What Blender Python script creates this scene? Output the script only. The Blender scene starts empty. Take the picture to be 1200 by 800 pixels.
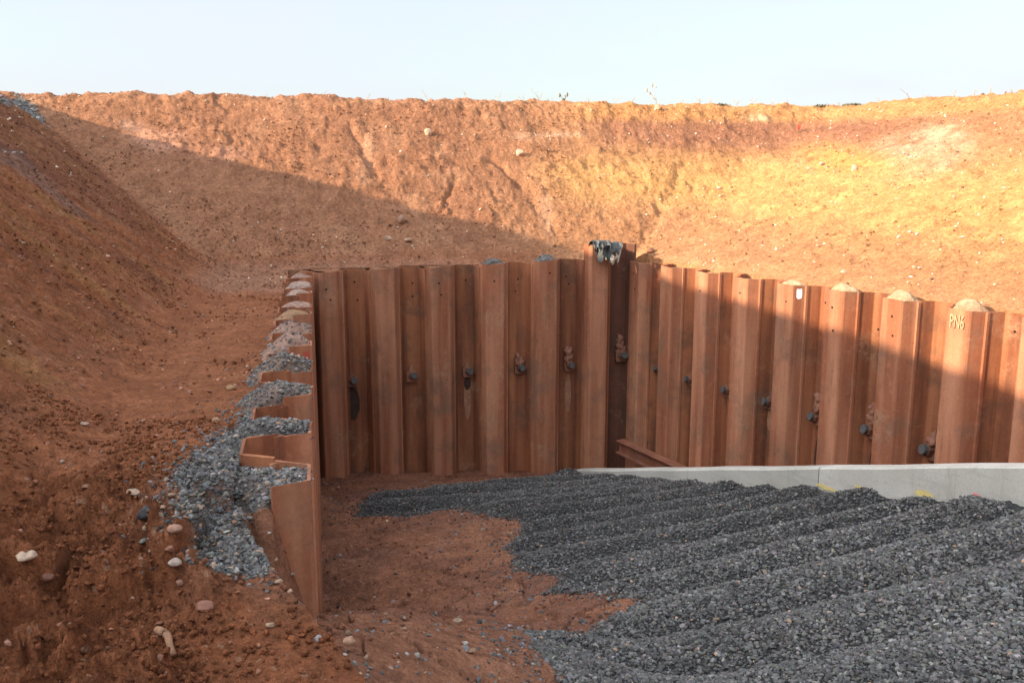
import bpy, bmesh, math, random
import numpy as np
from mathutils import Vector, Matrix

rng = np.random.default_rng(7)
random.seed(7)
scene = bpy.context.scene
COL = scene.collection
R = math.radians

# ------------------------------------------------------------------ camera
CAM_H, FPX, HORIZON = 1.7, 1080.0, 200.0          # in the photograph's 1200 x 800 pixels
PITCH = math.atan2(400 - HORIZON, FPX)
cam_d = bpy.data.cameras.new('camera')
cam = bpy.data.objects.new('camera', cam_d); COL.objects.link(cam)
cam.location = (0, 0, CAM_H)
cam.rotation_euler = (math.pi / 2 - PITCH, 0, 0)
cam_d.sensor_width = 36.0
cam_d.lens = FPX / 1200 * 36.0
cam_d.clip_start = 0.1
cam_d.clip_end = 6000
scene.camera = cam

# ------------------------------------------------------------------ sky and sun
SUN_AZ = R(22.0)      # the light travels towards +x, turned this much towards +y
SUN_EL = R(21.0)
world = bpy.data.worlds.new('World'); scene.world = world
world.use_nodes = True
wt = world.node_tree; wt.nodes.clear()
def wn(t, **k):
    n = wt.nodes.new(t)
    for a, b in k.items(): setattr(n, a, b)
    return n
w_out = wn('ShaderNodeOutputWorld'); w_bg = wn('ShaderNodeBackground')
w_sky = wn('ShaderNodeTexSky', sky_type='NISHITA')
w_sky.sun_disc = False
w_sky.sun_elevation = SUN_EL
# direction to the sun is (-cos az, -sin az); sun_rotation runs clockwise from +y
w_sky.sun_rotation = math.atan2(-math.cos(SUN_AZ), -math.sin(SUN_AZ)) % (2 * math.pi)
w_sky.air_density = 1.0; w_sky.dust_density = 2.5; w_sky.ozone_density = 1.0
w_tc = wn('ShaderNodeTexCoord'); w_map = wn('ShaderNodeMapping')
w_map.inputs['Scale'].default_value = (1.0, 1.0, 3.2)
w_no = wn('ShaderNodeTexNoise'); w_no.inputs['Scale'].default_value = 2.1
w_no.inputs['Detail'].default_value = 7; w_no.inputs['Roughness'].default_value = 0.55
w_ramp = wn('ShaderNodeValToRGB')
w_ramp.color_ramp.elements[0].position = 0.36; w_ramp.color_ramp.elements[0].color = (.45, .45, .45, 1)
w_ramp.color_ramp.elements[1].position = 0.66; w_ramp.color_ramp.elements[1].color = (.97, .97, .97, 1)
w_mix = wn('ShaderNodeMix', data_type='RGBA')
w_dot = wn('ShaderNodeVectorMath', operation='DOT_PRODUCT')
w_dot.inputs[1].default_value = (-math.cos(SUN_AZ) * .8, -math.sin(SUN_AZ) * .8, .6)
w_glow = wn('ShaderNodeMapRange', interpolation_type='SMOOTHSTEP')  # extra brightness in the unseen sky around the sun, added to fill the shade
for _i, _v in enumerate((.22, .95, .98, 4.3)): w_glow.inputs[_i + 1].default_value = _v
w_hz = wn('ShaderNodeVectorMath', operation='SCALE'); w_hz.inputs[0].default_value = (2.70, 2.85, 3.12)
wl = wt.links.new
wl(w_tc.outputs['Generated'], w_map.inputs['Vector']); wl(w_map.outputs[0], w_no.inputs['Vector'])
wl(w_no.outputs['Fac'], w_ramp.inputs[0]); wl(w_ramp.outputs[0], w_mix.inputs[0])
wl(w_tc.outputs['Generated'], w_dot.inputs[0]); wl(w_dot.outputs['Value'], w_glow.inputs[0])
wl(w_glow.outputs[0], w_hz.inputs['Scale']); wl(w_hz.outputs[0], w_mix.inputs[7])
wl(w_sky.outputs[0], w_mix.inputs[6]); wl(w_mix.outputs[2], w_bg.inputs['Color'])
w_bg.inputs['Strength'].default_value = 0.125
wl(w_bg.outputs[0], w_out.inputs['Surface'])

sun_d = bpy.data.lights.new('sun', 'SUN'); sun = bpy.data.objects.new('sun', sun_d); COL.objects.link(sun)
sun_d.energy = 3.8; sun_d.angle = R(0.55); sun_d.color = (1.0, .80, .57)
LDIR = Vector((math.cos(SUN_AZ) * math.cos(SUN_EL), math.sin(SUN_AZ) * math.cos(SUN_EL), -math.sin(SUN_EL)))
sun.rotation_euler = LDIR.to_track_quat('-Z', 'Y').to_euler()

scene.view_settings.view_transform = 'Standard'
scene.view_settings.look = 'None'
scene.view_settings.gamma = 1.0
scene.view_settings.exposure = 1.4
scene.render.engine = 'CYCLES'
scene.cycles.max_bounces = 6
scene.cycles.diffuse_bounces = 4

# ------------------------------------------------------------------ helpers
def tag(o, label=None, cat=None, group=None, kind=None):
    if label: o['label'] = label
    if cat: o['category'] = cat; o['kind'] = 'thing'
    if group: o['group'] = group
    if kind: o['kind'] = kind
    return o

def link(name, me, mat=None, parent=None):
    o = bpy.data.objects.new(name, me); COL.objects.link(o)
    if mat is not None:
        for m in (mat if isinstance(mat, (list, tuple)) else [mat]): me.materials.append(m)
    if parent is not None: o.parent = parent
    return o

def empty(name, loc=(0, 0, 0)):
    o = bpy.data.objects.new(name, None); COL.objects.link(o); o.location = loc
    o.empty_display_size = .2
    return o

def np_mesh(name, V, F, cols=None, smooth=False, attr='Col'):
    """V (n,3), F (m,k) all the same k."""
    me = bpy.data.meshes.new(name)
    V = np.ascontiguousarray(V, np.float32); F = np.ascontiguousarray(F, np.int32)
    me.vertices.add(len(V)); me.vertices.foreach_set('co', V.ravel())
    k = F.shape[1]
    me.loops.add(F.size); me.loops.foreach_set('vertex_index', F.ravel())
    me.polygons.add(len(F))
    me.polygons.foreach_set('loop_start', np.arange(0, F.size, k, dtype=np.int32))
    me.polygons.foreach_set('loop_total', np.full(len(F), k, np.int32))
    me.polygons.foreach_set('use_smooth', np.full(len(F), smooth, bool))
    me.update(calc_edges=True)
    if cols is not None:
        a = me.attributes.new(attr, 'FLOAT_COLOR', 'POINT')
        c = np.ones((len(V), 4), np.float32); c[:, :3] = cols
        a.data.foreach_set('color', c.ravel())
    return me

def _hash(ix, iy, iz, seed):
    h = (ix.astype(np.int64) * 374761393 + iy.astype(np.int64) * 668265263 + iz.astype(np.int64) * 2147483647 + seed * 974711) & 0xFFFFFFFF
    h = ((h ^ (h >> 13)) * 1274126177) & 0xFFFFFFFF
    h = ((h ^ (h >> 16)) * 2246822519) & 0xFFFFFFFF
    return ((h ^ (h >> 15)) & 0xFFFFFF) / float(0xFFFFFF)

def noise2(x, y, seed=0):
    """gradient noise, about -1..1"""
    x = np.asarray(x, float); y = np.asarray(y, float)
    ix = np.floor(x); iy = np.floor(y); fx = x - ix; fy = y - iy
    u = fx * fx * fx * (fx * (fx * 6 - 15) + 10); v = fy * fy * fy * (fy * (fy * 6 - 15) + 10)
    z = np.zeros_like(ix)
    def g(dx, dy):
        a = _hash(ix + dx, iy + dy, z, seed) * 2 * np.pi
        return np.cos(a) * (fx - dx) + np.sin(a) * (fy - dy)
    return ((g(0, 0) * (1 - u) + g(1, 0) * u) * (1 - v) + (g(0, 1) * (1 - u) + g(1, 1) * u) * v) * 1.5

def fbm(x, y, oct=4, seed=0, rough=.5, lac=2.03):
    s = 0; a = 1; t = 0
    for i in range(oct):
        s = s + a * noise2(x, y, seed + i * 17); t += a
        x = x * lac + 3.1; y = y * lac - 1.7; a *= rough
    return s / t

def ridged(x, y, oct=4, seed=0, rough=.5):
    s = 0; a = 1; t = 0
    for i in range(oct):
        s = s + a * (1 - np.abs(noise2(x, y, seed + i * 13)) * 1.6); t += a
        x = x * 2.07 + 1.3; y = y * 2.07 + 7.7; a *= rough
    return s / t

def worley(x, y, seed=0):
    """distance to nearest cell point, second nearest, and the id of the nearest"""
    ix = np.floor(x); iy = np.floor(y); z = np.zeros_like(ix)
    d1 = np.full(np.shape(x), 9.); d2 = d1.copy(); cid = np.zeros(np.shape(x))
    for dx in (-1, 0, 1):
        for dy in (-1, 0, 1):
            cx = ix + dx; cy = iy + dy
            px = cx + _hash(cx, cy, z, seed); py = cy + _hash(cx, cy, z, seed + 5)
            d = np.hypot(px - x, py - y)
            m = d < d1
            d2 = np.where(m, d1, np.minimum(d2, d)); cid = np.where(m, _hash(cx, cy, z, seed + 9), cid); d1 = np.where(m, d, d1)
    return d1, d2, cid

def sstep(a, b, x):
    t = np.clip((x - a) / (b - a), 0, 1); return t * t * (3 - 2 * t)

def smax(a, b, k=.2):
    h = np.clip(.5 + .5 * (a - b) / k, 0, 1); return b + (a - b) * h + k * h * (1 - h)
def smin(a, b, k=.2): return -smax(-a, -b, k)

def ray(px, py):
    v = np.array([px - 600, FPX, -(py - 400)], float)
    c, s = math.cos(PITCH), math.sin(PITCH)
    return np.array([v[0], v[1] * c + v[2] * s, -v[1] * s + v[2] * c])
def at_depth(px, py, d):
    r = ray(px, py); return np.array([0, 0, CAM_H]) + r * d / r[1]

# ------------------------------------------------------------------ plan of the place (metres; wall tops at z = 0)
class Run:                      # a straight run of sheet piling; n points into the pit
    def __init__(s, o, u, n, count, first_inner=True):
        s.o = np.array(o, float); s.u = np.array(u, float) / np.hypot(*u); s.n = np.array(n, float) / np.hypot(*n)
        s.count = count; s.first_inner = first_inner
        s.len = count * .5
        s.end = s.o + s.u * s.len
    def sn(s, x, y):
        return (x - s.o[0]) * s.u[0] + (y - s.o[1]) * s.u[1], (x - s.o[0]) * s.n[0] + (y - s.o[1]) * s.n[1]
    def pt(s, a, n, z=0): p = s.o + s.u * a + s.n * n; return Vector((p[0], p[1], z))
LEFT = Run((-1.314, 4.80), (-.2076, .978), (.978, .2076), 23)
BACK = Run((-3.516, 16.197), (.974, .225), (.225, -.974), 12)
RIGHT = Run((2.395, 17.785), (.454, -.891), (-.891, -.454), 25)
HALF = .2                                             # half depth of the corrugation

def outer_line(run, a): return run.o + run.u * a - run.n * (HALF + (.015 if run is LEFT else .045))
S0 = LEFT.o - LEFT.u * .0
SEAM = [S0, np.array([-.2, 2.6]), np.array([1.5, -4.]), np.array([9., -3.]), RIGHT.end]
def isect(p, u, q, v):
    A = np.array([[u[0], -v[0]], [u[1], -v[1]]]); t = np.linalg.solve(A, q - p); return p + u * t[0]
cLB = isect(outer_line(LEFT, 0), LEFT.u, outer_line(BACK, 0), BACK.u)
cBR = isect(outer_line(BACK, 0), BACK.u, outer_line(RIGHT, 0), RIGHT.u)
PIT = [outer_line(LEFT, -.0), cLB, cBR, outer_line(RIGHT, RIGHT.len), SEAM[3], SEAM[2], SEAM[1]]

def in_poly(x, y, poly):
    c = np.zeros(np.shape(x), bool); n = len(poly)
    for i in range(n):
        x1, y1 = poly[i][0], poly[i][1]; x2, y2 = poly[(i + 1) % n][0], poly[(i + 1) % n][1]
        if y1 == y2: continue
        c ^= ((y1 > y) != (y2 > y)) & (x < (x2 - x1) * (y - y1) / (y2 - y1) + x1)
    return c
def near_seg(x, y, a, b):
    ax, ay = a[0], a[1]; dx, dy = b[0] - ax, b[1] - ay
    t = np.clip(((x - ax) * dx + (y - ay) * dy) / (dx * dx + dy * dy), 0, 1)
    qx, qy = ax + t * dx, ay + t * dy
    return np.hypot(x - qx, y - qy), qx, qy
def near_line(x, y, pts, closed=False):
    best = None
    n = len(pts)
    for i in range(n if closed else n - 1):
        d, qx, qy = near_seg(x, y, pts[i], pts[(i + 1) % n])
        if best is None: best = [d, qx, qy]
        else:
            m = d < best[0]
            best = [np.where(m, d, best[0]), np.where(m, qx, best[1]), np.where(m, qy, best[2])]
    return best
def sdist_poly(x, y, poly):
    d = near_line(x, y, poly, True)[0]
    return np.where(in_poly(x, y, poly), d, -d)

# concrete edge of the gravel ramp
CON_A = at_depth(668, 551, 17.0); CON_B = at_depth(1200, 546, 9.14)
CON_U = (CON_B - CON_A) / np.linalg.norm(CON_B[:2] - CON_A[:2])
CON_N = np.array([-CON_U[1], CON_U[0]]) * -1 if False else np.array([.891, .454])   # away from the gravel

# pit floor: bilinear through measured points
_c = [(668, 560), (800, 566), (952, 578), (1080, 586), (1195, 592)]
def _con_depth(px):           # depth of the concrete line along this image column
    k = (px - 600) / FPX * 1.0
    t = np.linspace(0, 1, 4001); P = CON_A[None] + (CON_B - CON_A)[None] * t[:, None]
    c_, s_ = math.cos(PITCH), math.sin(PITCH)
    q = 600 + FPX * P[:, 0] / (P[:, 1] * c_ - (P[:, 2] - CAM_H) * s_)
    return P[np.argmin(abs(q - px)), 1]
_pts = np.array([at_depth(x_, y_, _con_depth(x_)) for x_, y_ in _c] + [at_depth(900, 800, 6.6), at_depth(1150, 800, 6.2), at_depth(395, 563, 15.8), at_depth(584, 559, 16.8), at_depth(640, 700, 9.6)])
_bas = lambda x, y: np.stack([np.ones_like(x), x, y, x * y, y * y], -1)
PLC = np.linalg.lstsq(_bas(_pts[:, 0], _pts[:, 1]), _pts[:, 2], rcond=None)[0]
print('floor residuals', np.round(_bas(_pts[:, 0], _pts[:, 1]) @ PLC - _pts[:, 2], 2))

TOE_A = np.array([-4.9, 15.8]); TOE_B = np.array([-2.85, 6.4])
TOE_U = (TOE_A - TOE_B) / np.linalg.norm(TOE_A - TOE_B); TOE_N = np.array([-TOE_U[1], TOE_U[0]])

def banks(x, y):
    s = (x - TOE_B[0]) * TOE_U[0] + (y - TOE_B[1]) * TOE_U[1]
    p = (x - TOE_B[0]) * TOE_N[0] + (y - TOE_B[1]) * TOE_N[1]
    q = -BACK.sn(x, y)[1] - HALF - .12
    r = -RIGHT.sn(x, y)[1] - HALF - .05
    return s, p, q, r

def crest_h(x, y):
    s = (x - TOE_B[0]) * TOE_U[0] + (y - TOE_B[1]) * TOE_U[1]
    k = [-3, .3, 2.2, 4.5, 5.65, 6.7, 8.1, 8.8, 9.4, 9.86, 10.3, 10.8, 11.3, 11.9, 12.6, 13.6, 14.6]
    v = [6.2, 6.22, 6.27, 6.15, 6.07, 5.95, 5.86, 5.52, 5.14, 5.04, 4.92, 4.57, 4.37, 4.0, 3.70, 3.42, 3.28]
    c = 3.28 + (np.interp(s, k, v) + .06 * (s < 13) - 3.28) * sstep(-2, -6.0, x)
    return c

GULLY = []
def H_outer(x, y, detail=True):
    s, p, q, r = banks(x, y)
    rr = np.hypot(x, y)
    w = fbm(x * .45, y * .45, 3, 3) 
    pl = p + .25 * fbm(s * .5, p * .2, 3, 21)
    zl = .74 * pl - .18
    zl = np.where(zl < .5, -.18 + np.maximum(zl + .18, 0) ** 1.0, zl)
    zr = .71 * (q + .12 * w) + .02
    zg = .43 * (r + .25 * w) + .02
    bench = -.17 + .05 * w
    # bench falls away past the front of the left wall
    a, n = LEFT.sn(x, y)
    fall = sstep(-.08, -.85, a) * sstep(2.2, .2, -n)
    bench = bench - .52 * fall
    bench = bench - .26 * sstep(.02, -.30, a) * sstep(-.75, -.25, n) - .12 * sstep(.42, -.10, a) * sstep(-.95, -.25, n)
    # towards camera the spoil area is a little lower
    bench = bench - .22 * sstep(5.2, 3.2, y) * (y < 6) * sstep(-.1, -1.2, x)
    # gravel spill mound beside the first pans
    sp = np.exp(-(((a - .75) / .75) ** 2 + ((n + .55) / .45) ** 2))
    bench = bench + .13 * sp
    z = smax(smax(zl, bench, .35), smax(zr, zg, .5), .18)
    zc = crest_h(x, y)
    plateau = zc + .08 * fbm(x * .35, y * .35, 3, 40) + np.clip((rr - 26) * .0, 0, 1)
    z = smin(z, plateau, .25)
    if detail:
        slope = sstep(.05, .5, z)
        # scrape marks running down the left slope
        left = sstep(-.3, .5, zl - np.maximum(zr, zg))
        z = z + left * slope * (.12 * fbm(s * 2.2 + .5 * fbm(s, p, 2, 8), p * .30, 5, 31, .62) + .05 * fbm(s * 8, p * 1.6, 4, 33, .6) + .05 * fbm(s * 5, p * 4, 4, 34, .65))
        # rills and clods on the far bank
        rgt = 1 - .6 * sstep(.5, 3.5, x + .8 * w)
        m = (.25 + .75 * sstep(-.15, .45, fbm(x * .55, y * .8, 3, 54))) * rgt
        z = z + (1 - left) * slope * (.10 * fbm(x * .8, y * .7, 3, 51) + m * (.11 * fbm(x * 2.6 + .3 * y, y * 2.3, 5, 52, .7) - .06 * np.clip(ridged(x * 1.1 + .9 * w + .5 * y, y * .7, 3, 53) - .66, 0, 1)))
        for (g1, g2, wd, dp) in GULLY:
            dg = near_seg(x + .10 * fbm(x * 3, y * 3, 3, 55), y + .1 * fbm(x * 2, y * 2, 2, 56), g1, g2)[0]
            z = z - dp * np.exp(-(dg / wd) ** 2) * (.6 + .8 * np.abs(fbm(x * 4, y * 4, 2, 57)))
        # bucket scrapes on the sandy right part
        z = z + (1 - left) * slope * (1 - rgt) * .035 * fbm((x + .8 * y) * 1.0, (y - .5 * x) * 5.5, 4, 58, .6)
        # fine rubble everywhere
        d1, d2, cid = worley(x * 3.1 + .3 * w, y * 3.1, 61)
        z = z + slope * .10 * np.clip(.55 - d1, 0, 1) * (cid > .72)
        d1, d2, cid = worley(x * 7.3, y * 7.3, 62)
        z = z + .06 * np.clip(.5 - d1, 0, 1) * (cid > .55) * (0.3 + .7 * slope)
        z = z + .018 * fbm(x * 6, y * 6, 4, 63, .6) + .012 * fbm(x * 19, y * 19, 3, 64, .6) * (rr < 24)
        # crest: crumbled clods
        cr = np.exp(-((z - zc + .02) / .28) ** 2) * (rr < 60)
        z = z + cr * (.10 * np.abs(fbm(x * 1.7, y * 1.7, 4, 71, .65)) + .07 * np.clip(fbm(x * .6, y * .6, 2, 72), 0, 1))
        # big broken clods in the near left corner
        cl = sstep(6.2, 4.2, np.hypot(x + .6, y - .2)) * sstep(-1.05, -1.75, x + .12 * w + .16 * (y - 4.2)) * sstep(.6, 1.8, y)
        wx = x + .12 * fbm(x * 3, y * 3, 2, 81); wy = y + .12 * fbm(x * 3, y * 3, 2, 82)
        d1, d2, cid = worley(wx * 2.6, wy * 2.6, 83)
        e1, e2, c2 = worley(wx * 6.1, wy * 6.1, 84)
        lump = .26 * (cid - .25) * sstep(0, .22, d2 - d1) + .10 * (c2 - .2) * sstep(0, .25, e2 - e1)
        lump = lump + .12 * fbm(x * 4.5, y * 4.5, 5, 85, .66) + .05 * fbm(x * 15, y * 15, 4, 86, .7)
        q1, q2, q3 = worley(x * 13, y * 13, 88)
        lump = lump + .045 * np.clip(.6 - q1, 0, 1) * (q3 > .3)
        z = z + cl * lump
        # soil lump between spill and front pile
        lm = np.exp(-(((a + .16) / .20) ** 2 + ((n + .22) / .24) ** 2))
        z = z + lm * (.10 + .12 * fbm(x * 5, y * 5, 3, 87))
    return z

def _gul(p1, p2, wd, dp):
    f = lambda px, py: (lambda r, ts: (lambda P: P[np.argmax(P[:, 2] < H_outer(P[:, 0], P[:, 1], False))][:2])(np.array([0, 0, CAM_H]) + ts[:, None] * r))(ray(*np.array([px, py], float)), np.linspace(.008, .03, 1500))
    return (f(*p1), f(*p2), wd, dp)
_G = [_gul((800, 190), (775, 245), .10, .09), _gul((775, 245), (742, 298), .14, .09), _gul((412, 150), (440, 205), .10, .08), _gul((440, 205), (500, 262), .12, .06),
      _gul((575, 185), (610, 215), .09, .10), _gul((610, 215), (650, 275), .14, .08), _gul((530, 215), (518, 245), .06, .10)]
GULLY += _G

def ridge_h(x, y):
    """windrows of dumped stone, square to the concrete edge"""
    dx = x - CON_A[0]; dy = y - CON_A[1]
    a = dx * CON_U[0] + dy * CON_U[1]
    b = -(dx * CON_N[0] + dy * CON_N[1])          # distance from the edge
    yy = y + .22 * (1 - np.exp(-np.maximum(b, 0) / 1.2)) + .13 * (x - 2.2) * sstep(8.4, 7.0, y) + .12 * fbm(x * .35, y * .5, 2, 90) + .04 * fbm(x * 1.6, y * 1.6, 2, 91)
    ph = np.interp(yy, CREST_Y[::-1], np.arange(len(CREST_Y))[::-1].astype(float))
    f = np.abs(np.cos(np.pi * (ph + .12 * fbm(x * .8, y * .8, 3, 94)))) ** .9
    k = _hash(np.round(ph), np.zeros_like(ph), np.zeros_like(ph), 3)
    amp = (.19 + .12 * k) * (1 + .35 * np.exp(-(np.maximum(b, 0) / .7) ** 2)) * (.8 + .55 * fbm(x * .45, y * .9, 3, 93)) * (.75 + .25 * np.exp(-np.maximum(b - .2, 0) / 1.5)) * sstep(10.5, 7.0, b) * (1 - .55 * sstep(8.0, 6.5, y))
    return amp * (f - .55)

# where the windrows meet the concrete in plan, far to near
CREST_Y = np.array([17.2, 16.55] + [CON_A[1] + (CON_B[1] - CON_A[1]) * t for t in
    [np.interp(px, [600 + FPX * P_[0] / (P_[1] * math.cos(PITCH) - (P_[2] - CAM_H) * math.sin(PITCH)) for P_ in [CON_A + (CON_B - CON_A) * q for q in np.linspace(0, 1, 50)]], np.linspace(0, 1, 50))
     for px in (725, 758, 794, 831, 875, 923, 973, 1033, 1100, 1179)]] + [8.55, 7.7, 6.85, 6.0, 5.2, 4.4, 3.6, 2.8, 2.0])
print('crest y', np.round(CREST_Y, 2))

GRAVEL_PX = [(618, 799), (660, 770), (690, 748), (752, 706), (700, 698), (640, 692), (655, 680), (608, 668), (596, 640), (612, 612), (585, 604), (540, 598),
             (480, 604), (418, 606), (436, 579), (560, 567), (640, 562)]
def plane(x, y): return _bas(np.asarray(x, float), np.asarray(y, float)) @ PLC
def on_plane(px, py):
    r = ray(px, py); o = np.array([0, 0, CAM_H]); lo, hi = .003, .03
    ts = np.linspace(.003, .03, 4000)
    P = o + ts[:, None] * r
    k = np.argmax(P[:, 2] < plane(P[:, 0], P[:, 1])); return P[k]
GRAVEL = [on_plane(*p)[:2] for p in GRAVEL_PX]
GRAVEL = GRAVEL + [CON_A[:2] + CON_U[:2] * -.7 + CON_N * .05, CON_A[:2] + CON_U[:2] * 15 + CON_N * .05, np.array([9., 2.]), np.array([.5, 2.])]
def con_off(x, y): return (x - CON_A[0]) * CON_N[0] + (y - CON_A[1]) * CON_N[1]
def con_along(x, y): return (x - CON_A[0]) * CON_U[0] + (y - CON_A[1]) * CON_U[1]

def gravel_mask(x, y):
    d = sdist_poly(x, y, GRAVEL) + .16 * fbm(x * 1.6, y * 1.6, 4, 100, .6) + .05 * fbm(x * 8, y * 8, 2, 101)
    return d

def H_pit(x, y, detail=True, stones=True):
    z = np.maximum(plane(x, y), -4.35)
    e = near_line(x, y, SEAM)[0]
    dist_out = in_poly(x, y, PIT)
    e = np.where(dist_out, e, -e * .5)
    ramp = -.72 - .52 * np.maximum(e, 0) + .08 * fbm(x * .8, y * .8, 3, 110)
    z = smax(z, ramp, .35)
    la, ln = LEFT.sn(x, y)
    slump = -.14 - 2.0 * np.maximum(-la - .02, 0) - 4.0 * np.maximum(ln - .0, 0) + .08 * fbm(x * 5, y * 5, 3, 119) - 5 * np.maximum(la - .10, 0)
    z = np.where(la < .35, np.maximum(z, np.minimum(slump, -.08)), z)
    g = gravel_mask(x, y)
    gm = sstep(-.05, .35, g)
    z = z + gm * (ridge_h(x, y) + .03)
    # soil banked up against the foot of the back wall
    sb, nb = BACK.sn(x, y)
    z = z + .10 * np.exp(-(np.maximum(nb, 0) / .35) ** 2) * (.6 + .6 * fbm(x * 1.5, y * 1.5, 2, 111))
    behind = con_off(x, y)
    z = z - 1.1 * sstep(.10, .20, behind) * sstep(-.15, .05, con_along(x, y))
    if detail:
        soil = 1 - gm
        z = z + soil * (.05 * fbm(x * 1.3, y * 1.3, 4, 112, .55) + .045 * (ridged(x * 1.1, y * 2.2, 4, 113) - .6) + .03 * fbm(x * 5, y * 5, 5, 114, .65) + .012 * fbm(x * 24, y * 24, 2, 118))
        d1, d2, cid = worley(x * 1.3 + .3 * fbm(x * 2, y * 2, 2, 116), y * 2.4, 115)
        near = sstep(14.5, 9, y)
        z = z - soil * near * .06 * (1 - sstep(0, .09, d2 - d1)) * (cid > .45)
        z = z + soil * near * .02 * (cid - .5)
        z = z + gm * (.012 * fbm(x * 12, y * 12, 2, 117))
    return z

def hit(px, py, H, tmax=40.):
    r = ray(px, py); r = r / np.linalg.norm(r)
    ts = np.arange(1.5, tmax, .01); P = np.array([0, 0, CAM_H]) + ts[:, None] * r
    z = H(P[:, 0], P[:, 1])
    k = np.argmax(P[:, 2] < z)
    return Vector((P[k, 0], P[k, 1], float(z[k])))

# ------------------------------------------------------------------ materials
def new_mat(name):
    m = bpy.data.materials.new(name); m.use_nodes = True
    nt = m.node_tree; nt.nodes.clear()
    out = nt.nodes.new('ShaderNodeOutputMaterial'); b = nt.nodes.new('ShaderNodeBsdfPrincipled')
    nt.links.new(b.outputs[0], out.inputs[0])
    return m, nt, b
class G:                     # tiny node-graph helper
    def __init__(s, nt): s.nt = nt
    def n(s, t, **k):
        x = s.nt.nodes.new(t)
        for a, b in k.items(): setattr(x, a, b)
        return x
    def l(s, a, b): s.nt.links.new(a, b)
    def noise(s, vec, scale, detail=4, rough=.55):
        x = s.n('ShaderNodeTexNoise'); x.inputs['Scale'].default_value = scale; x.inputs['Detail'].default_value = detail; x.inputs['Roughness'].default_value = rough
        s.l(vec, x.inputs['Vector']); return x.outputs['Fac']
    def rng(s, v, a, b, c, d):
        x = s.n('ShaderNodeMapRange'); s.l(v, x.inputs[0])
        for i, q in enumerate((a, b, c, d)): x.inputs[i + 1].default_value = q
        return x.outputs[0]
    def math(s, op, a, b):
        x = s.n('ShaderNodeMath', operation=op)
        for i, q in enumerate((a, b)):
            if isinstance(q, (int, float)): x.inputs[i].default_value = q
            else: s.l(q, x.inputs[i])
        return x.outputs[0]
    def mix(s, f, a, b, blend='MIX'):
        x = s.n('ShaderNodeMix', data_type='RGBA', blend_type=blend)
        for i, q in ((0, f), (6, a), (7, b)):
            if isinstance(q, (int, float)): x.inputs[i].default_value = q
            elif isinstance(q, tuple): x.inputs[i].default_value = (*q, 1) if len(q) == 3 else q
            else: s.l(q, x.inputs[i])
        return x.outputs[2]
    def scale(s, col, v):
        x = s.n('ShaderNodeVectorMath', operation='SCALE'); s.l(col, x.inputs[0]); s.l(v, x.inputs['Scale']); return x.outputs[0]
    def bump(s, h, strength, dist, normal=None):
        x = s.n('ShaderNodeBump'); x.inputs['Strength'].default_value = strength; x.inputs['Distance'].default_value = dist
        s.l(h, x.inputs['Height'])
        if normal is not None: s.l(normal, x.inputs['Normal'])
        return x.outputs[0]
    def mapping(s, vec, sc):
        x = s.n('ShaderNodeMapping'); x.inputs['Scale'].default_value = sc; s.l(vec, x.inputs['Vector']); return x.outputs[0]
    def pos(s): return s.n('ShaderNodeNewGeometry').outputs['Position']
    def attr(s, name): x = s.n('ShaderNodeAttribute'); x.attribute_name = name; return x.outputs['Color']

def mat_earth():
    m, nt, b = new_mat('earth'); g = G(nt); p = g.pos(); c = g.attr('Col')
    n1 = g.noise(p, 3.2, 8, .65); n2 = g.noise(p, 17, 6, .7); n3 = g.noise(p, 60, 4, .7)
    v = g.math('MULTIPLY', g.rng(n1, .3, .7, .76, 1.24), g.rng(n2, .3, .7, .62, 1.38))
    v = g.math('MULTIPLY', v, g.rng(n3, .3, .7, .8, 1.2))
    col = g.scale(c, v)
    # pale grit in the soil
    vo = g.n('ShaderNodeTexVoronoi'); vo.inputs['Scale'].default_value = 15; g.l(p, vo.inputs['Vector'])
    sp = g.math('MULTIPLY', g.math('LESS_THAN', vo.outputs['Distance'], .26), g.math('GREATER_THAN', n1, .56))
    col = g.mix(g.math('MULTIPLY', sp, .45), col, g.mix(.5, c, (.62, .45, .30)))
    g.l(col, b.inputs['Base Color'])
    b.inputs['Roughness'].default_value = .95; b.inputs['Specular IOR Level'].default_value = .15
    nb = g.bump(n1, .6, .14); nb = g.bump(n2, .9, .07, nb); nb = g.bump(n3, .9, .022, nb)
    g.l(nb, b.inputs['Normal'])
    return m

def mat_stone():
    m, nt, b = new_mat('crushed_stone'); g = G(nt); p = g.pos(); c = g.attr('Col')
    n = g.noise(p, 45, 4, .6)
    g.l(g.scale(c, g.rng(n, .3, .7, .75, 1.25)), b.inputs['Base Color'])
    b.inputs['Roughness'].default_value = .8; b.inputs['Specular IOR Level'].default_value = .35
    g.l(g.bump(n, .4, .01), b.inputs['Normal'])
    return m

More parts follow.
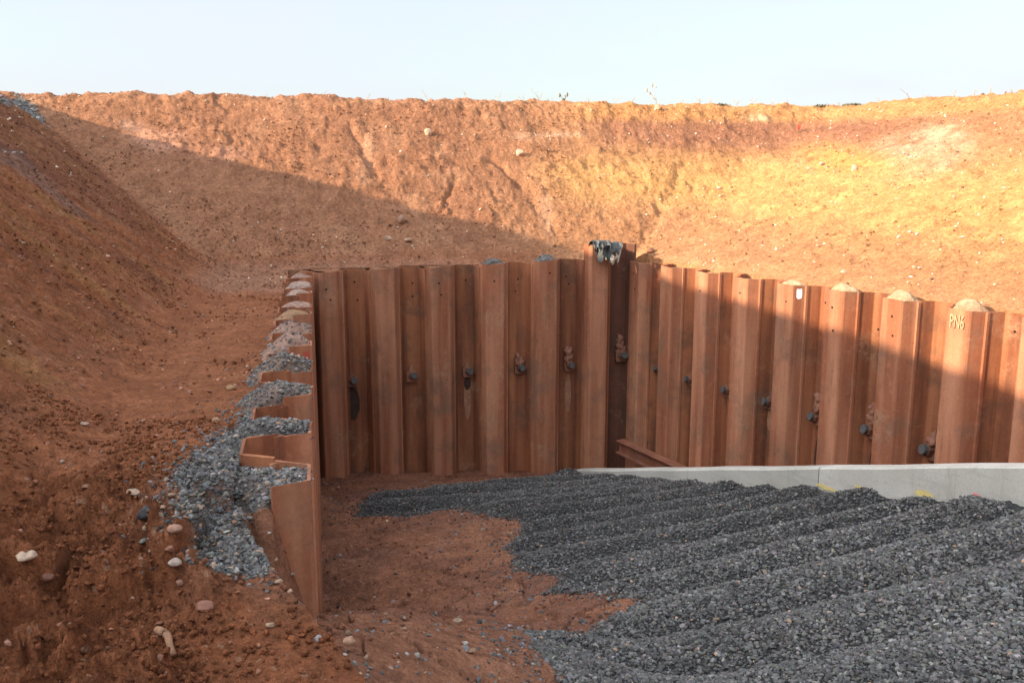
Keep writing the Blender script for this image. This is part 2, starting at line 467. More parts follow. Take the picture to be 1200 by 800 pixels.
def mat_rust(name='rusty_steel', base=(.29, .103, .050), light=(.45, .205, .112), dark=(.11, .043, .026), grey=(.20, .115, .072)):
    m, nt, b = new_mat(name); g = G(nt); p = g.pos()
    oi = g.n('ShaderNodeObjectInfo')
    st = g.mapping(p, (5, 5, .30))
    n1 = g.noise(st, 1.0, 3, .5)                       # broad vertical runs
    n2 = g.noise(g.mapping(p, (13, 13, .9)), 1.0, 3, .5)
    n3 = g.noise(p, 1.6, 6, .65); n4 = g.noise(p, 34, 6, .75); n5 = g.noise(p, 7, 7, .7)
    c = g.mix(g.rng(n1, .38, .62, 0, .85), base, light)
    c = g.mix(g.math('MULTIPLY', g.rng(n2, .56, .74, 0, 1), .35), c, dark)
    c = g.mix(g.math('MULTIPLY', g.rng(n3, .50, .64, 0, 1), .65), c, grey)
    c = g.mix(g.math('MULTIPLY', g.rng(n5, .54, .70, 0, 1), .40), c, light)
    mot = g.math('MULTIPLY', g.rng(g.noise(g.mapping(p, (2.6, 2.6, 1.2)), 1, 6, .75), .55, .68, 0, 1), g.rng(n4, .44, .6, 0, 1))
    c = g.mix(g.math('MULTIPLY', mot, .75), c, dark)
    # dried mud splashed on in blotches
    spl = g.math('MULTIPLY', g.rng(g.noise(p, 1.1, 8, .7), .58, .66, 0, 1), g.rng(g.noise(p, 16, 5, .7), .40, .56, 0, 1))
    c = g.mix(g.math('MULTIPLY', spl, .5), c, (.40, .235, .14))
    v = g.math('MULTIPLY', g.rng(oi.outputs['Random'], 0, 1, .84, 1.16), g.rng(n4, .3, .7, .85, 1.15))
    g.l(g.scale(c, v), b.inputs['Base Color'])
    b.inputs['Roughness'].default_value = .82; b.inputs['Specular IOR Level'].default_value = .25
    nb = g.bump(n4, .4, .008); nb = g.bump(n5, .3, .012, nb); g.l(nb, b.inputs['Normal'])
    return m

def mat_plain(name, col, rough=.85, var=.2, scale=12, bump=.3, spec=.25):
    m, nt, b = new_mat(name); g = G(nt); p = g.pos()
    n = g.noise(p, scale, 6, .65); n2 = g.noise(p, scale * 5, 4, .6)
    v = g.math('MULTIPLY', g.rng(n, .3, .7, 1 - var, 1 + var), g.rng(n2, .3, .7, 1 - var * .6, 1 + var * .6))
    rgb = g.n('ShaderNodeRGB'); rgb.outputs[0].default_value = (*col, 1)
    g.l(g.scale(rgb.outputs[0], v), b.inputs['Base Color'])
    b.inputs['Roughness'].default_value = rough; b.inputs['Specular IOR Level'].default_value = spec
    g.l(g.bump(n2, bump, .01), b.inputs['Normal'])
    return m

def mat_concrete(name, base, light):
    m, nt, b = new_mat(name); g = G(nt); p = g.pos()
    n1 = g.noise(p, 1.3, 6, .6); n2 = g.noise(p, 9, 6, .7); n3 = g.noise(p, 70, 3, .6)
    c = g.mix(g.rng(n1, .38, .64, 0, 1), base, light)
    c = g.mix(g.math('MULTIPLY', g.rng(n2, .58, .72, 0, 1), .35), c, (.17, .155, .13))
    # air holes left by the formwork
    vo = g.n('ShaderNodeTexVoronoi'); vo.inputs['Scale'].default_value = 26; g.l(p, vo.inputs['Vector'])
    c = g.mix(g.math('MULTIPLY', g.math('LESS_THAN', vo.outputs['Distance'], .14), .5), c, (.12, .11, .095))
    n6 = g.noise(g.mapping(p, (1.2, 1.2, 9)), 1, 5, .65)
    c = g.mix(g.math('MULTIPLY', g.rng(n6, .52, .68, 0, 1), .35), c, (.30, .275, .23))
    # run-off stains
    n5 = g.noise(g.mapping(p, (5, 5, .7)), 1, 5, .7)
    c = g.mix(g.math('MULTIPLY', g.rng(n5, .58, .75, 0, 1), .4), c, (.22, .19, .15))
    g.l(g.scale(c, g.rng(n3, .3, .7, .9, 1.1)), b.inputs['Base Color'])
    b.inputs['Roughness'].default_value = .88; b.inputs['Specular IOR Level'].default_value = .3
    g.l(g.bump(n3, .25, .006), b.inputs['Normal'])
    return m

M_EARTH = mat_earth(); M_STONE = mat_stone(); M_RUST = mat_rust()
M_RUST_STREAK_SHADE = mat_rust('rusty_steel_streaked_shaded', (.205, .070, .034), (.38, .150, .068), (.085, .036, .022), (.13, .072, .045))  # streaked rust, with the shade of the recessed piles darkened into its colours
M_RUST_SHADED = mat_rust('rusty_steel_shaded', (.105, .043, .026), (.15, .062, .036), (.05, .022, .015), (.08, .045, .03))  # shade of the deep corner slot put into the rust colour
M_BEAM = mat_rust('rusty_beam_steel', (.20, .075, .042), (.26, .11, .065), (.10, .04, .028), (.15, .075, .055))
M_HOLE = mat_plain('dark_hole', (.012, .008, .006), .9, .1)
M_NUT = mat_plain('dull_grey_steel', (.080, .074, .070), .7, .45, 24, .5, .35)
M_PLATE = mat_rust('rusty_plate', (.17, .066, .036), (.27, .12, .065), (.08, .035, .022), (.11, .065, .05))
M_LUMP = mat_plain('pinkish_mortar', (.27, .125, .08), .95, .3, 14, .6)
M_STAIN = mat_plain('oily_stain', (.055, .030, .021), .8, .35, 8, .1)
M_PALESTAIN = mat_plain('pale_run', (.30, .15, .085), .9, .3, 8, .1)
M_WHITE = mat_plain('white_paint', (.80, .79, .75), .7, .06)
M_CHALK = mat_plain('cream_chalk', (.52, .30, .17), .95, .3, 40)
M_RED = mat_plain('red_paint', (.42, .085, .055), .6, .1)
M_YELLOW = mat_plain('yellow_paint', (.66, .52, .20), .8, .2, 30)
M_PINK = mat_plain('pink_paint', (.80, .22, .22), .8, .2, 30)
M_CON_A = mat_concrete('weathered_concrete', (.42, .395, .335), (.50, .475, .41))
M_CON_B = mat_concrete('fresh_concrete', (.47, .44, .375), (.56, .53, .46))
M_WOOD = mat_plain('dead_root', (.30, .16, .09), .9, .25, 20, .5)
M_STRAW = mat_plain('dry_straw', (.42, .33, .20), .9, .2, 20)
M_SCRUB = mat_plain('dull_scrub', (.14, .12, .06), .9, .3, 10)
M_TORN = mat_plain('torn_grey_sheet', (.075, .08, .075), .55, .35, 9, .4, .4)
M_TORN2 = mat_plain('muddy_torn_edge', (.42, .36, .28), .8, .3, 9, .4)

# ------------------------------------------------------------------ ground outside the pit
def polar_grid(az, rad):
    A, Rr = np.meshgrid(az, rad, indexing='xy')
    X = np.sin(A) * Rr; Y = np.cos(A) * Rr
    nr, na = X.shape
    i = np.arange(nr * na).reshape(nr, na)
    return X.ravel(), Y.ravel(), i

def ramp_col(base, *layers):
    c = np.array(base, float)[None, :]
    for w, col in layers:
        c = c * (1 - w[:, None]) + np.array(col)[None, :] * w[:, None]
    return c

def outer_colour(x, y, z):
    s, p, q, r = banks(x, y)
    left = sstep(-.15, .25, (.74 * p - .18) - np.maximum(.71 * q, .43 * r)) * sstep(-.05, .25, z)
    far = np.maximum(sstep(.02, .3, z), sstep(-.5, 1.5, x) * (y > 5)) * (1 - left)
    n = fbm(x * .9, y * .9, 4, 200, .6); n2 = fbm(x * 2.7, y * 2.7, 4, 210, .6); nz = fbm(x * .45, y * .45, 3, 220)
    st = fbm(s * 1.3, p * .22, 4, 230, .6); st2 = fbm(s * 4.5, p * .4, 3, 231, .6)
    c = np.tile(np.array([[.26, .100, .048]]), (len(x), 1))
    def lay(w, col):
        nonlocal c
        c = c * (1 - w[:, None]) + np.array(col)[None, :] * w[:, None]
    lay(sstep(.05, .5, n) * .5, (.29, .13, .072))
    # left slope: streaks of red, olive brown and purple brown
    lay(left, (.235, .092, .043))
    lay(left * sstep(.02, .35, st) * .75, (.27, .130, .052))
    lay(left * sstep(.05, .45, -st) * .8, (.15, .060, .036))
    lay(left * sstep(.1, .5, st2) * .45, (.27, .14, .085))
    lay(left * sstep(7.6, 9.3, s + .5 * n) * sstep(.3, 1.2, z) * .45, (.15, .07, .045))
    # far bank, left: brown with pale stones
    lay(far, (.33, .160, .090))
    lay(far * sstep(.0, .45, n) * .6, (.40, .215, .125))
    lay(far * sstep(.05, .5, n2) * .4, (.23, .10, .055))
    tr = sstep(-1.2, 2.2, x + .8 * nz)                 # right part is sandier
    lay(far * tr * .75, (.46, .235, .115))
    yc = 1.62 - .05 * np.clip(x, 0, 9) + .22 * nz
    yel = np.exp(-(np.abs(z - yc + .10 * n2) / (.46 + .04 * np.clip(x, 0, 8))) ** 3) * sstep(.2, 1.8, x + .5 * n)
    lay(far * yel * .9, (.57, .315, .125))
    lay(far * yel * sstep(.1, .5, n2) * .5, (.64, .41, .17))
    pur = np.exp(-(np.abs(z - 2.55 + .25 * nz + .06 * n2) / .38) ** 4) * sstep(1.5, 2.6, x + .5 * n) * sstep(9.4, 7.6, x + .5 * n)
    lay(far * pur * .62, (.28, .125, .082))
    pur2 = np.exp(-(((x - 7.6) / 1.5) ** 2 + ((z - 2.65) / .35) ** 2)) * far
    lay(pur2 * sstep(-.3, .3, n2) * .6, (.27, .12, .075))
    top = sstep(2.75, 3.0, z + .1 * n2) * sstep(.8, 2.5, x) * far
    lay(top * .8, (.52, .26, .105))
    # pale washed patches
    for (px, py, rx, rz, col, wt) in PATCH:
        w = np.exp(-(((x - px[0]) / rx) ** 2 + ((z - px[2] + py * (x - px[0])) / rz) ** 2) ** 1.5)
        lay(np.clip(w * (.95 + 1.5 * n2 + .8 * n), 0, 1) * wt * (far + .0), col)
    # crest strip
    lay(sstep(2.95, 3.15, z) * sstep(-.2, .5, n2) * .35 * (x < 2), (.42, .22, .11))
    # path between the wall and the slope
    bench = sstep(.25, -.02, z) * sstep(-.25, .35, p * -1 + .45) * sstep(.5, -1.5, x)
    lay(bench * .7, (.28, .108, .050))
    lay(bench * sstep(13.2, 14.2, y) * .6, (.30, .17, .115))
    # near clods: dark damp red, with chalky pink veins
    near = sstep(6.4, 4.6, np.hypot(x, y))
    lay(near * .6, (.225, .082, .037))
    lay(near * sstep(.15, .55, n) * .65, (.31, .145, .088))
    lay(near * sstep(.2, .55, -n2) * .5, (.13, .046, .026))
    # ground under the crushed stone
    a, nn = LEFT.sn(x, y)
    lay(sstep(-.08, .06, spill_mask(x, y)), (.115, .115, .11))
    lay(scree_mask(x, y), (.16, .17, .17))
    pk = np.exp(-(((a + .12) / .25) ** 2 + ((nn + .34) / .25) ** 2))
    lay(pk * .8 * sstep(-.4, .2, n2), (.40, .225, .155))
    far_out = sstep(30, 120, np.hypot(x, y))
    lay(far_out, (.16, .12, .06))
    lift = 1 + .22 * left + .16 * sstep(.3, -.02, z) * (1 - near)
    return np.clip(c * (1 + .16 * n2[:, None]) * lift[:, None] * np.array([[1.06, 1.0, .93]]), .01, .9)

SPILL_PX = [(362, 560), (362, 470), (300, 470), (285, 500), (255, 530), (214, 575), (214, 615), (232, 640), (255, 665), (300, 655), (322, 625), (330, 590)]
SPILL = None
def flat_hit(px, py, z):
    r = ray(px, py); t = (z - CAM_H) / r[2]; return np.array([0, 0, CAM_H]) + r * t
SPILL = [flat_hit(a, b, -.08)[:2] for a, b in SPILL_PX]
def spill_mask(x, y):
    return sdist_poly(x, y, SPILL) + .07 * fbm(x * 3.5, y * 3.5, 3, 240)
SCREE_PX = [(-30, 112), (20, 112), (50, 135), (58, 152), (30, 132), (0, 124), (-30, 122)]
SCREE = [np.array(hit(a, b, lambda x, y: H_outer(x, y, False))) for a, b in SCREE_PX]
SCREE2 = [np.array(hit(a, b, lambda x, y: H_outer(x, y, False))) for a, b in [(-10, 170), (25, 182), (60, 212), (110, 255), (95, 262), (40, 215), (-10, 185)]]
def scree_mask(x, y):
    m = sstep(-.05, .1, sdist_poly(x, y, SCREE) + .1 * fbm(x * 2, y * 2, 2, 250))
    m2 = sstep(-.05, .15, sdist_poly(x, y, SCREE2) + .22 * fbm(x * 2.5, y * 2.5, 3, 251)) * .22
    return np.maximum(m, m2)
_ho = lambda x, y: H_outer(x, y, False)
PATCH = [(hit(1075, 180, _ho), -.45, .75, .30, (.60, .38, .25), .65), (hit(1110, 160, _ho), -.6, .30, .22, (.62, .41, .27), .65),
         (hit(888, 138, _ho), .0, .35, .10, (.68, .48, .30), .8), (hit(190, 165, _ho), .1, .55, .22, (.52, .28, .19), .8),
         (hit(620, 160, _ho), .0, .6, .10, (.55, .32, .2), .6), (hit(260, 180, _ho), .0, .6, .15, (.47, .25, .17), .5), (hit(660, 158, _ho), .0, .5, .06, (.60, .37, .25), .6),
         (hit(155, 148, _ho), .2, .3, .12, (.5, .30, .22), .7), (hit(990, 185, _ho), .0, .5, .35, (.60, .31, .10), .7),
         (hit(430, 185, _ho), .9, .16, .5, (.50, .30, .19), .55), (hit(640, 250, _ho), 1.0, .14, .5, (.40, .25, .17), .45)]

def build_outer():
    az_in = np.linspace(-R(34), R(34), 820)
    az_out = np.linspace(R(34), 2 * np.pi - R(34), 150)[1:-1]
    az = np.concatenate([az_in, az_out]); 
    rad = [1.0]
    while rad[-1] < 26: rad.append(rad[-1] + min(max(.0036 * rad[-1], .018), .05))
    while rad[-1] < 900: rad.append(rad[-1] * 1.12)
    rad = np.array(rad)
    x, y, idx = polar_grid(az, rad)
    # centre point closes the sheet under the camera
    nxt = np.roll(idx, -1, axis=1)
    F = np.stack([idx[:-1], nxt[:-1], nxt[1:], idx[1:]], -1).reshape(-1, 4)[:, ::-1]
    ins = in_poly(x, y, PIT)
    F = F[~ins[F].all(1)]
    used = np.zeros(len(x), bool); used[F.ravel()] = True
    mv = used & ins
    d, qx, qy = near_line(x[mv], y[mv], PIT, True)
    x[mv] = qx; y[mv] = qy
    z = H_outer(x, y)
    # at the walls the soil stands just below the pile tops
    remap = np.full(len(x), -1); remap[used] = np.arange(used.sum())
    V = np.stack([x, y, z], 1)[used]; F = remap[F]
    c = outer_colour(V[:, 0], V[:, 1], V[:, 2])
    me = np_mesh('ground', V, F, c, True)
    o = link('ground', me, M_EARTH); tag(o, 'red brown earth banks and bench around the excavation', None, None, 'structure')
    return o
build_outer()

def build_skirt():
    # the cut edge of the bank behind the steel
    VV = []; FF = []
    pts = PIT[:4]
    P = []
    for a, b in zip(pts[:-1], pts[1:]):
        n = int(np.hypot(*(b - a)) / .04)
        P += [a + (b - a) * i / n for i in range(n)]
    P = np.array(P); z = H_outer(P[:, 0], P[:, 1]) + .004
    V = np.concatenate([np.c_[P, z], np.c_[P, z * 0 - 1.5]]); n = len(P)
    F = np.array([(i, i + 1, n + i + 1, n + i) for i in range(n - 1)])
    tag(link('ground', np_mesh('ground', V, F, outer_colour(V[:, 0], V[:, 1], np.r_[z, z]), True), M_EARTH), 'cut edge of the earth bank behind the steel', None, None, 'structure')
build_skirt()

def pit_colour(x, y, z):
    n = fbm(x * .9, y * .9, 4, 300, .6); n2 = fbm(x * 3, y * 3, 4, 310, .6)
    c = np.tile(np.array([[.37, .162, .090]]), (len(x), 1))
    def lay(w, col):
        nonlocal c
        c = c * (1 - w[:, None]) + np.array(col)[None, :] * w[:, None]
    lay(sstep(-.1, .5, n) * .6, (.36, .18, .12)); lay(sstep(.05, .5, -n2) * .4, (.18, .075, .048))
    d1, d2, cid = worley(x * 1.3 + .3 * fbm(x * 2, y * 2, 2, 116), y * 2.4, 115)
    lay((cid > .6) * .4, (.22, .10, .068))
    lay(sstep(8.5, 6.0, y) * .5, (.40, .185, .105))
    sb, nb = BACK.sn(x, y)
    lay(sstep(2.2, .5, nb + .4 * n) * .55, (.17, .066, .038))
    g = gravel_mask(x, y)
    gm = sstep(-.02, .10, g)
    lay(gm, (.062, .06, .057))
    lay(gm * sstep(0, .5, n2) * .5, (.075, .077, .077))
    return np.clip(c * (1 + .15 * n2[:, None]), .01, .9)

def build_pit():
    az = np.concatenate([np.linspace(-R(34), R(32), 700), np.linspace(R(32), 2 * np.pi - R(34), 60)[1:-1]])
    rad = [1.0]
    while rad[-1] < 19.5: rad.append(rad[-1] + min(max(.0042 * rad[-1], .03), .06))
    x, y, idx = polar_grid(az, np.array(rad))
    nxt = np.roll(idx, -1, axis=1)
    F = np.stack([idx[:-1], nxt[:-1], nxt[1:], idx[1:]], -1).reshape(-1, 4)[:, ::-1]
    big = in_poly(x, y, PIT) | (near_line(x, y, PIT, True)[0] < .35)
    F = F[big[F].all(1)]
    used = np.zeros(len(x), bool); used[F.ravel()] = True
    z = H_pit(x, y)
    out = ~in_poly(x, y, PIT)
    zo = H_outer(x[out], y[out])
    dd = near_line(x[out], y[out], PIT, True)[0]
    z[out] = np.minimum(z[out], zo - .03 - .2 * dd)
    remap = np.full(len(x), -1); remap[used] = np.arange(used.sum())
    V = np.stack([x, y, z], 1)[used]; F = remap[F]
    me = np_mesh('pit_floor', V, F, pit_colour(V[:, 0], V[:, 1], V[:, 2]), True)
    tag(link('pit_floor', me, M_EARTH), 'red earth floor of the pit with the bed of dark stone', None, None, 'structure')
build_pit()

# ------------------------------------------------------------------ stones
def ico():
    t = (1 + 5 ** .5) / 2
    v = np.array([(-1, t, 0), (1, t, 0), (-1, -t, 0), (1, -t, 0), (0, -1, t), (0, 1, t), (0, -1, -t), (0, 1, -t), (t, 0, -1), (t, 0, 1), (-t, 0, -1), (-t, 0, 1)], float)
    f = np.array([(0, 11, 5), (0, 5, 1), (0, 1, 7), (0, 7, 10), (0, 10, 11), (1, 5, 9), (5, 11, 4), (11, 10, 2), (10, 7, 6), (7, 1, 8), (3, 9, 4), (3, 4, 2), (3, 2, 6), (3, 6, 8), (3, 8, 9), (4, 9, 5), (2, 4, 11), (6, 2, 10), (8, 6, 7), (9, 8, 1)])
    return v / np.linalg.norm(v[0]), f
IV, IF = ico()
OV = np.array([(1, 0, 0), (-1, 0, 0), (0, 1, 0), (0, -1, 0), (0, 0, 1), (0, 0, -1)], float)
OF = np.array([(0, 2, 4), (2, 1, 4), (1, 3, 4), (3, 0, 4), (2, 0, 5), (1, 2, 5), (3, 1, 5), (0, 3, 5)])

def stones_mesh(name, P, size, cols, low=False, flat=.55, sink=.15, n_cap=2.1):
    if n_cap and len(P): size = np.minimum(size, n_cap * np.median(size))
    n = len(P); bv, bf = (OV, OF) if low else (IV, IF)
    k = len(bv)
    V = bv[None] * (1 + .38 * (rng.random((n, k, 1)) - .5) * 2 * (.75 if not low else .6))
    sc = np.stack([rng.uniform(.75, 1.25, n), rng.uniform(.6, 1.0, n), rng.uniform(flat * .7, flat * 1.4, n)], 1)
    V = V * sc[:, None, :] * (size / 2)[:, None, None]
    a = rng.uniform(0, 2 * np.pi, n); b = rng.normal(0, .45, n); c = rng.normal(0, .45, n)
    def rot(i, j, t, V):
        ct, st = np.cos(t)[:, None], np.sin(t)[:, None]
        W = V.copy(); W[:, :, i] = V[:, :, i] * ct - V[:, :, j] * st; W[:, :, j] = V[:, :, i] * st + V[:, :, j] * ct; return W
    V = rot(1, 2, b, V); V = rot(0, 2, c, V); V = rot(0, 1, a, V)
    V = V + P[:, None, :]; V[:, :, 2] += (size * (.5 * flat - sink))[:, None]
    F = (bf[None] + (np.arange(n) * k)[:, None, None]).reshape(-1, 3)
    C = np.repeat(cols, k, axis=0) * (1 + .10 * rng.standard_normal((n * k, 1)))
    return np_mesh(name, V.reshape(-1, 3), F, np.clip(C, .01, .9), False)

def grey_cols(n, base=.115, warm=.04):
    v = base * np.exp(rng.normal(0, .38, n))
    c = np.stack([v * rng.normal(1.07, .05, n), v * rng.normal(1.0, .03, n), v * rng.normal(.91, .05, n)], 1)
    w = rng.random(n) < warm
    c[w] = np.array([.30, .19, .12]) * rng.uniform(.7, 1.4, (w.sum(), 1))
    return c

def view_px(x, y, z):
    c, s = math.cos(PITCH), math.sin(PITCH)
    dz = z - CAM_H
    yc = y * c - dz * s; zc = y * s + dz * c
    return 600 + FPX * x / yc, 400 - FPX * zc / yc

def scatter_gravel_bed():
    # even cover of the floor in plan, finer with distance
    out = []
    N = 640000
    x = rng.uniform(-4, 9, N); y = rng.uniform(3.4, 18, N)
    g = gravel_mask(x, y); con = con_off(x, y)
    keep = (g > -.02) & (con < -.03) & in_poly(x, y, PIT) & (BACK.sn(x, y)[1] > .25)
    # stray stones thin out over the soil beyond the edge
    stray = (g <= -.02) & (g > -.55) & (rng.random(N) < .10 * np.exp(g / .22) + .012) & in_poly(x, y, PIT) & (con < 0)
    keep |= stray
    x, y = x[keep], y[keep]; z = H_pit(x, y)
    px, py = view_px(x, y, z)
    v = (px > -60) & (px < 1650) & (py < 1150)
    x, y, z = x[v], y[v], z[v]
    coarse = sstep(10.5, 7.5, y) ; 
    thin = rng.random(len(x)) < np.where(y > 10, 1, .85)
    x, y, z, coarse = x[thin], y[thin], z[thin], coarse[thin]
    size = np.exp(rng.normal(np.log(.0235), .44, len(x))) * (1 + .28 * coarse)
    P = np.stack([x, y, z], 1)
    far = y > 11
    # colour patches: random tone over the bed, paler towards the near side
    n = fbm(x * .7, y * .7, 3, 400) 
    cols = grey_cols(len(x), .088, .005) * (1 + .30 * n[:, None]) * (1 + .25 * coarse[:, None])
    tag(link('gravel_bed', stones_mesh('gravel_bed', P[~far], size[~far], cols[~far]), M_STONE), 'dark grey crushed stone covering the near part of the pit floor', None, None, 'stuff')
    tag(link('gravel_bed', stones_mesh('gravel_bed', P[far], size[far], cols[far], True, .7), M_STONE), 'dark grey crushed stone in rows on the far part of the pit floor', None, None, 'stuff')
scatter_gravel_bed()

def scatter_outer(name, label, N, box, mask, size, cols, sink=.15, low=False, spread=.35, Hf=None, flat=.55):
    x = rng.uniform(box[0], box[1], N); y = rng.uniform(box[2], box[3], N)
    k = mask(x, y) > rng.random(N); k &= ~in_poly(x, y, PIT) if Hf is None else in_poly(x, y, PIT)
    x, y = x[k], y[k]; z = (Hf or H_outer)(x, y)
    px, py = view_px(x, y, z); v = (px > -80) & (px < 1280) & (py < 900)
    P = np.stack([x, y, z], 1)[v]
    s = np.exp(rng.normal(np.log(size), spread, len(P)))
    o = link(name, stones_mesh(name, P, s, cols(len(P)), low, flat, sink), M_STONE)
    return tag(o, label, None, None, 'stuff')

def pale_cols(n):
    t = rng.random((n, 1))
    c = np.array([.52, .36, .24]) * (1 - t) + np.array([.62, .52, .42]) * t
    k = rng.random(n); c[k < .45] = np.array([.34, .17, .095]); c[k < .12] = np.array([.17, .08, .05])
    return c * np.exp(rng.normal(0, .25, (n, 1)))
def soil_cols(n):
    c = np.tile(np.array([[.24, .10, .055]]), (n, 1)); k = rng.random(n)
    c[k < .3] = (.32, .16, .10); c[k > .88] = (.36, .24, .16)
    return c * np.exp(rng.normal(0, .25, (n, 1)))

scatter_outer('gravel_spill', 'blue grey crushed stone spilt beside the front of the left pile wall', 90000, (-2.9, -1.0, 3.9, 7.2),
              lambda x, y: np.where(spill_mask(x, y) > 0, .95, np.exp(spill_mask(x, y) / .07) * .22), .0215, lambda n: grey_cols(n, .108, .05))
def trail(x, y):       # stones trailing down past the front pile
    d = near_line(x, y, [flat_hit(205, 640, -.2)[:2], flat_hit(250, 690, -.35)[:2], flat_hit(300, 735, -.6)[:2], flat_hit(380, 745, -.7)[:2], flat_hit(440, 770, -.75)[:2]])[0]
    return np.exp(-(d / .13) ** 2) * .45
scatter_outer('gravel_trail', 'grey and buff stones trailing past the foot of the front pile', 9000, (-2.4, -.3, 3.2, 5.2), trail, .03, lambda n: grey_cols(n, .15, .3), .2)
scatter_outer('gravel_trail', 'grey and buff stones scattered over the near edge of the pit', 9000, (-1.6, .8, 3.2, 6.5), lambda x, y: trail(x, y) + .035, .028, lambda n: grey_cols(n, .15, .35), .2, Hf=H_pit)
scatter_outer('scree', 'blue grey scree at the top of the left slope', 16000, (-14, -7, 11, 22), lambda x, y: scree_mask(x, y) * .9, .06, lambda n: grey_cols(n, .2, .05), low=True)
def bank_mask(x, y):
    z = H_outer(x, y, False); cl = fbm(x * .8, y * .8, 3, 500)
    near_toe = np.exp(-np.maximum(z, 0) / .7)
    far = sstep(14, 16, y)
    return np.clip((.10 + .5 * sstep(.1, .5, cl) + .25 * near_toe) * far, 0, 1)
scatter_outer('bank_rubble', 'pale stones and crumbs strewn over the far earth bank', 26000, (-13, 13, 9, 24), lambda x, y: np.maximum(bank_mask(x, y) * .75, .22 * (RIGHT.sn(x, y)[1] < -.3) * (x > 2)), .034, pale_cols, .12, True, .55)
def crumbs(label, N, box, mask, size, spread, low, Hf=None, sink=.05):
    """broken soil of the same colour as the ground it lies on"""
    x = rng.uniform(box[0], box[1], N); y = rng.uniform(box[2], box[3], N)
    ins = in_poly(x, y, PIT); k = (mask(x, y) > rng.random(N)) & (ins if Hf else ~ins)
    x, y = x[k], y[k]; z = (Hf or H_outer)(x, y)
    px, py = view_px(x, y, z); v = (px > -60) & (px < 1260) & (py < 870)
    x, y, z = x[v], y[v], z[v]
    c = (pit_colour if Hf else outer_colour)(x, y, z) * np.exp(rng.normal(0, .22, (len(x), 1)))
    s = np.exp(rng.normal(np.log(size), spread, len(x)))
    tag(link('soil_crumbs', stones_mesh('soil_crumbs', np.stack([x, y, z], 1), s, c, low, .75, sink), M_EARTH), label, None, None, 'stuff')
crumbs('crumbled red soil in the near left corner', 38000, (-3.4, .3, 2.2, 6.5), lambda x, y: np.where(spill_mask(x, y) > 0, 0, np.clip(.22 + 1.2 * fbm(x * 1.7, y * 1.7, 3, 530), .03, 1)), .016, .6, False)
crumbs('crumbled soil on the left slope', 50000, (-11, -1.5, 4.5, 20), lambda x, y: np.clip(.06 + 1.1 * fbm(x * .9, y * .9, 3, 531), .02, 1), .024, .5, True)
crumbs('crumbled soil on the far bank', 64000, (-13, 13, 9, 24), lambda x, y: (H_outer(x, y, False) > .05) * (H_outer(x, y, False) < 3.05) * np.clip(.15 + 1.2 * fbm(x * .8, y * .8, 3, 532), .03, 1) * (1 - .6 * sstep(1, 4, x)), .030, .55, True)
crumbs('crumbled soil on the bare pit floor', 12000, (-3.6, 2.5, 3.4, 17), lambda x, y: np.clip(.15 + 1.0 * fbm(x * 1.3, y * 1.3, 3, 533), .02, 1) * (gravel_mask(x, y) < -.02), .026, .5, False, H_pit)
scatter_outer('slope_rubble', 'crumbs of soil and small stones on the left slope and the bench', 15000, (-10, -.9, 2.2, 17),
              lambda x, y: np.clip(.22 + .8 * fbm(x * .9, y * .9, 3, 510), 0.03, 1) * (spill_mask(x, y) < 0), .022, soil_cols, .12, False, .55)
scatter_outer('pit_rubble', 'crumbs of soil and grey chips on the bare pit floor', 9000, (-3.6, 2.5, 4, 17),
              lambda x, y: np.clip(.10 + .6 * fbm(x * .8, y * .8, 3, 520), 0.02, .6) * (gravel_mask(x, y) < -.02), .034,
              lambda n: np.where(rng.random((n, 1)) < .4, grey_cols(n, .15, .1), soil_cols(n)), .2, False, .45, Hf=H_pit)

# ------------------------------------------------------------------ sheet piling
TH = .02
def profile(inner, end_flat=False):
    """(s, n) along one pile, sign +1 inner, with slightly rounded corners"""
    g = 1 if inner else -1
    pts = [(0, 0), (.078, .170), (.086, .188), (.100, HALF), (.400, HALF), (.414, .188), (.422, .170), (.5, 0)]
    return [(a, b * g) for a, b in pts]

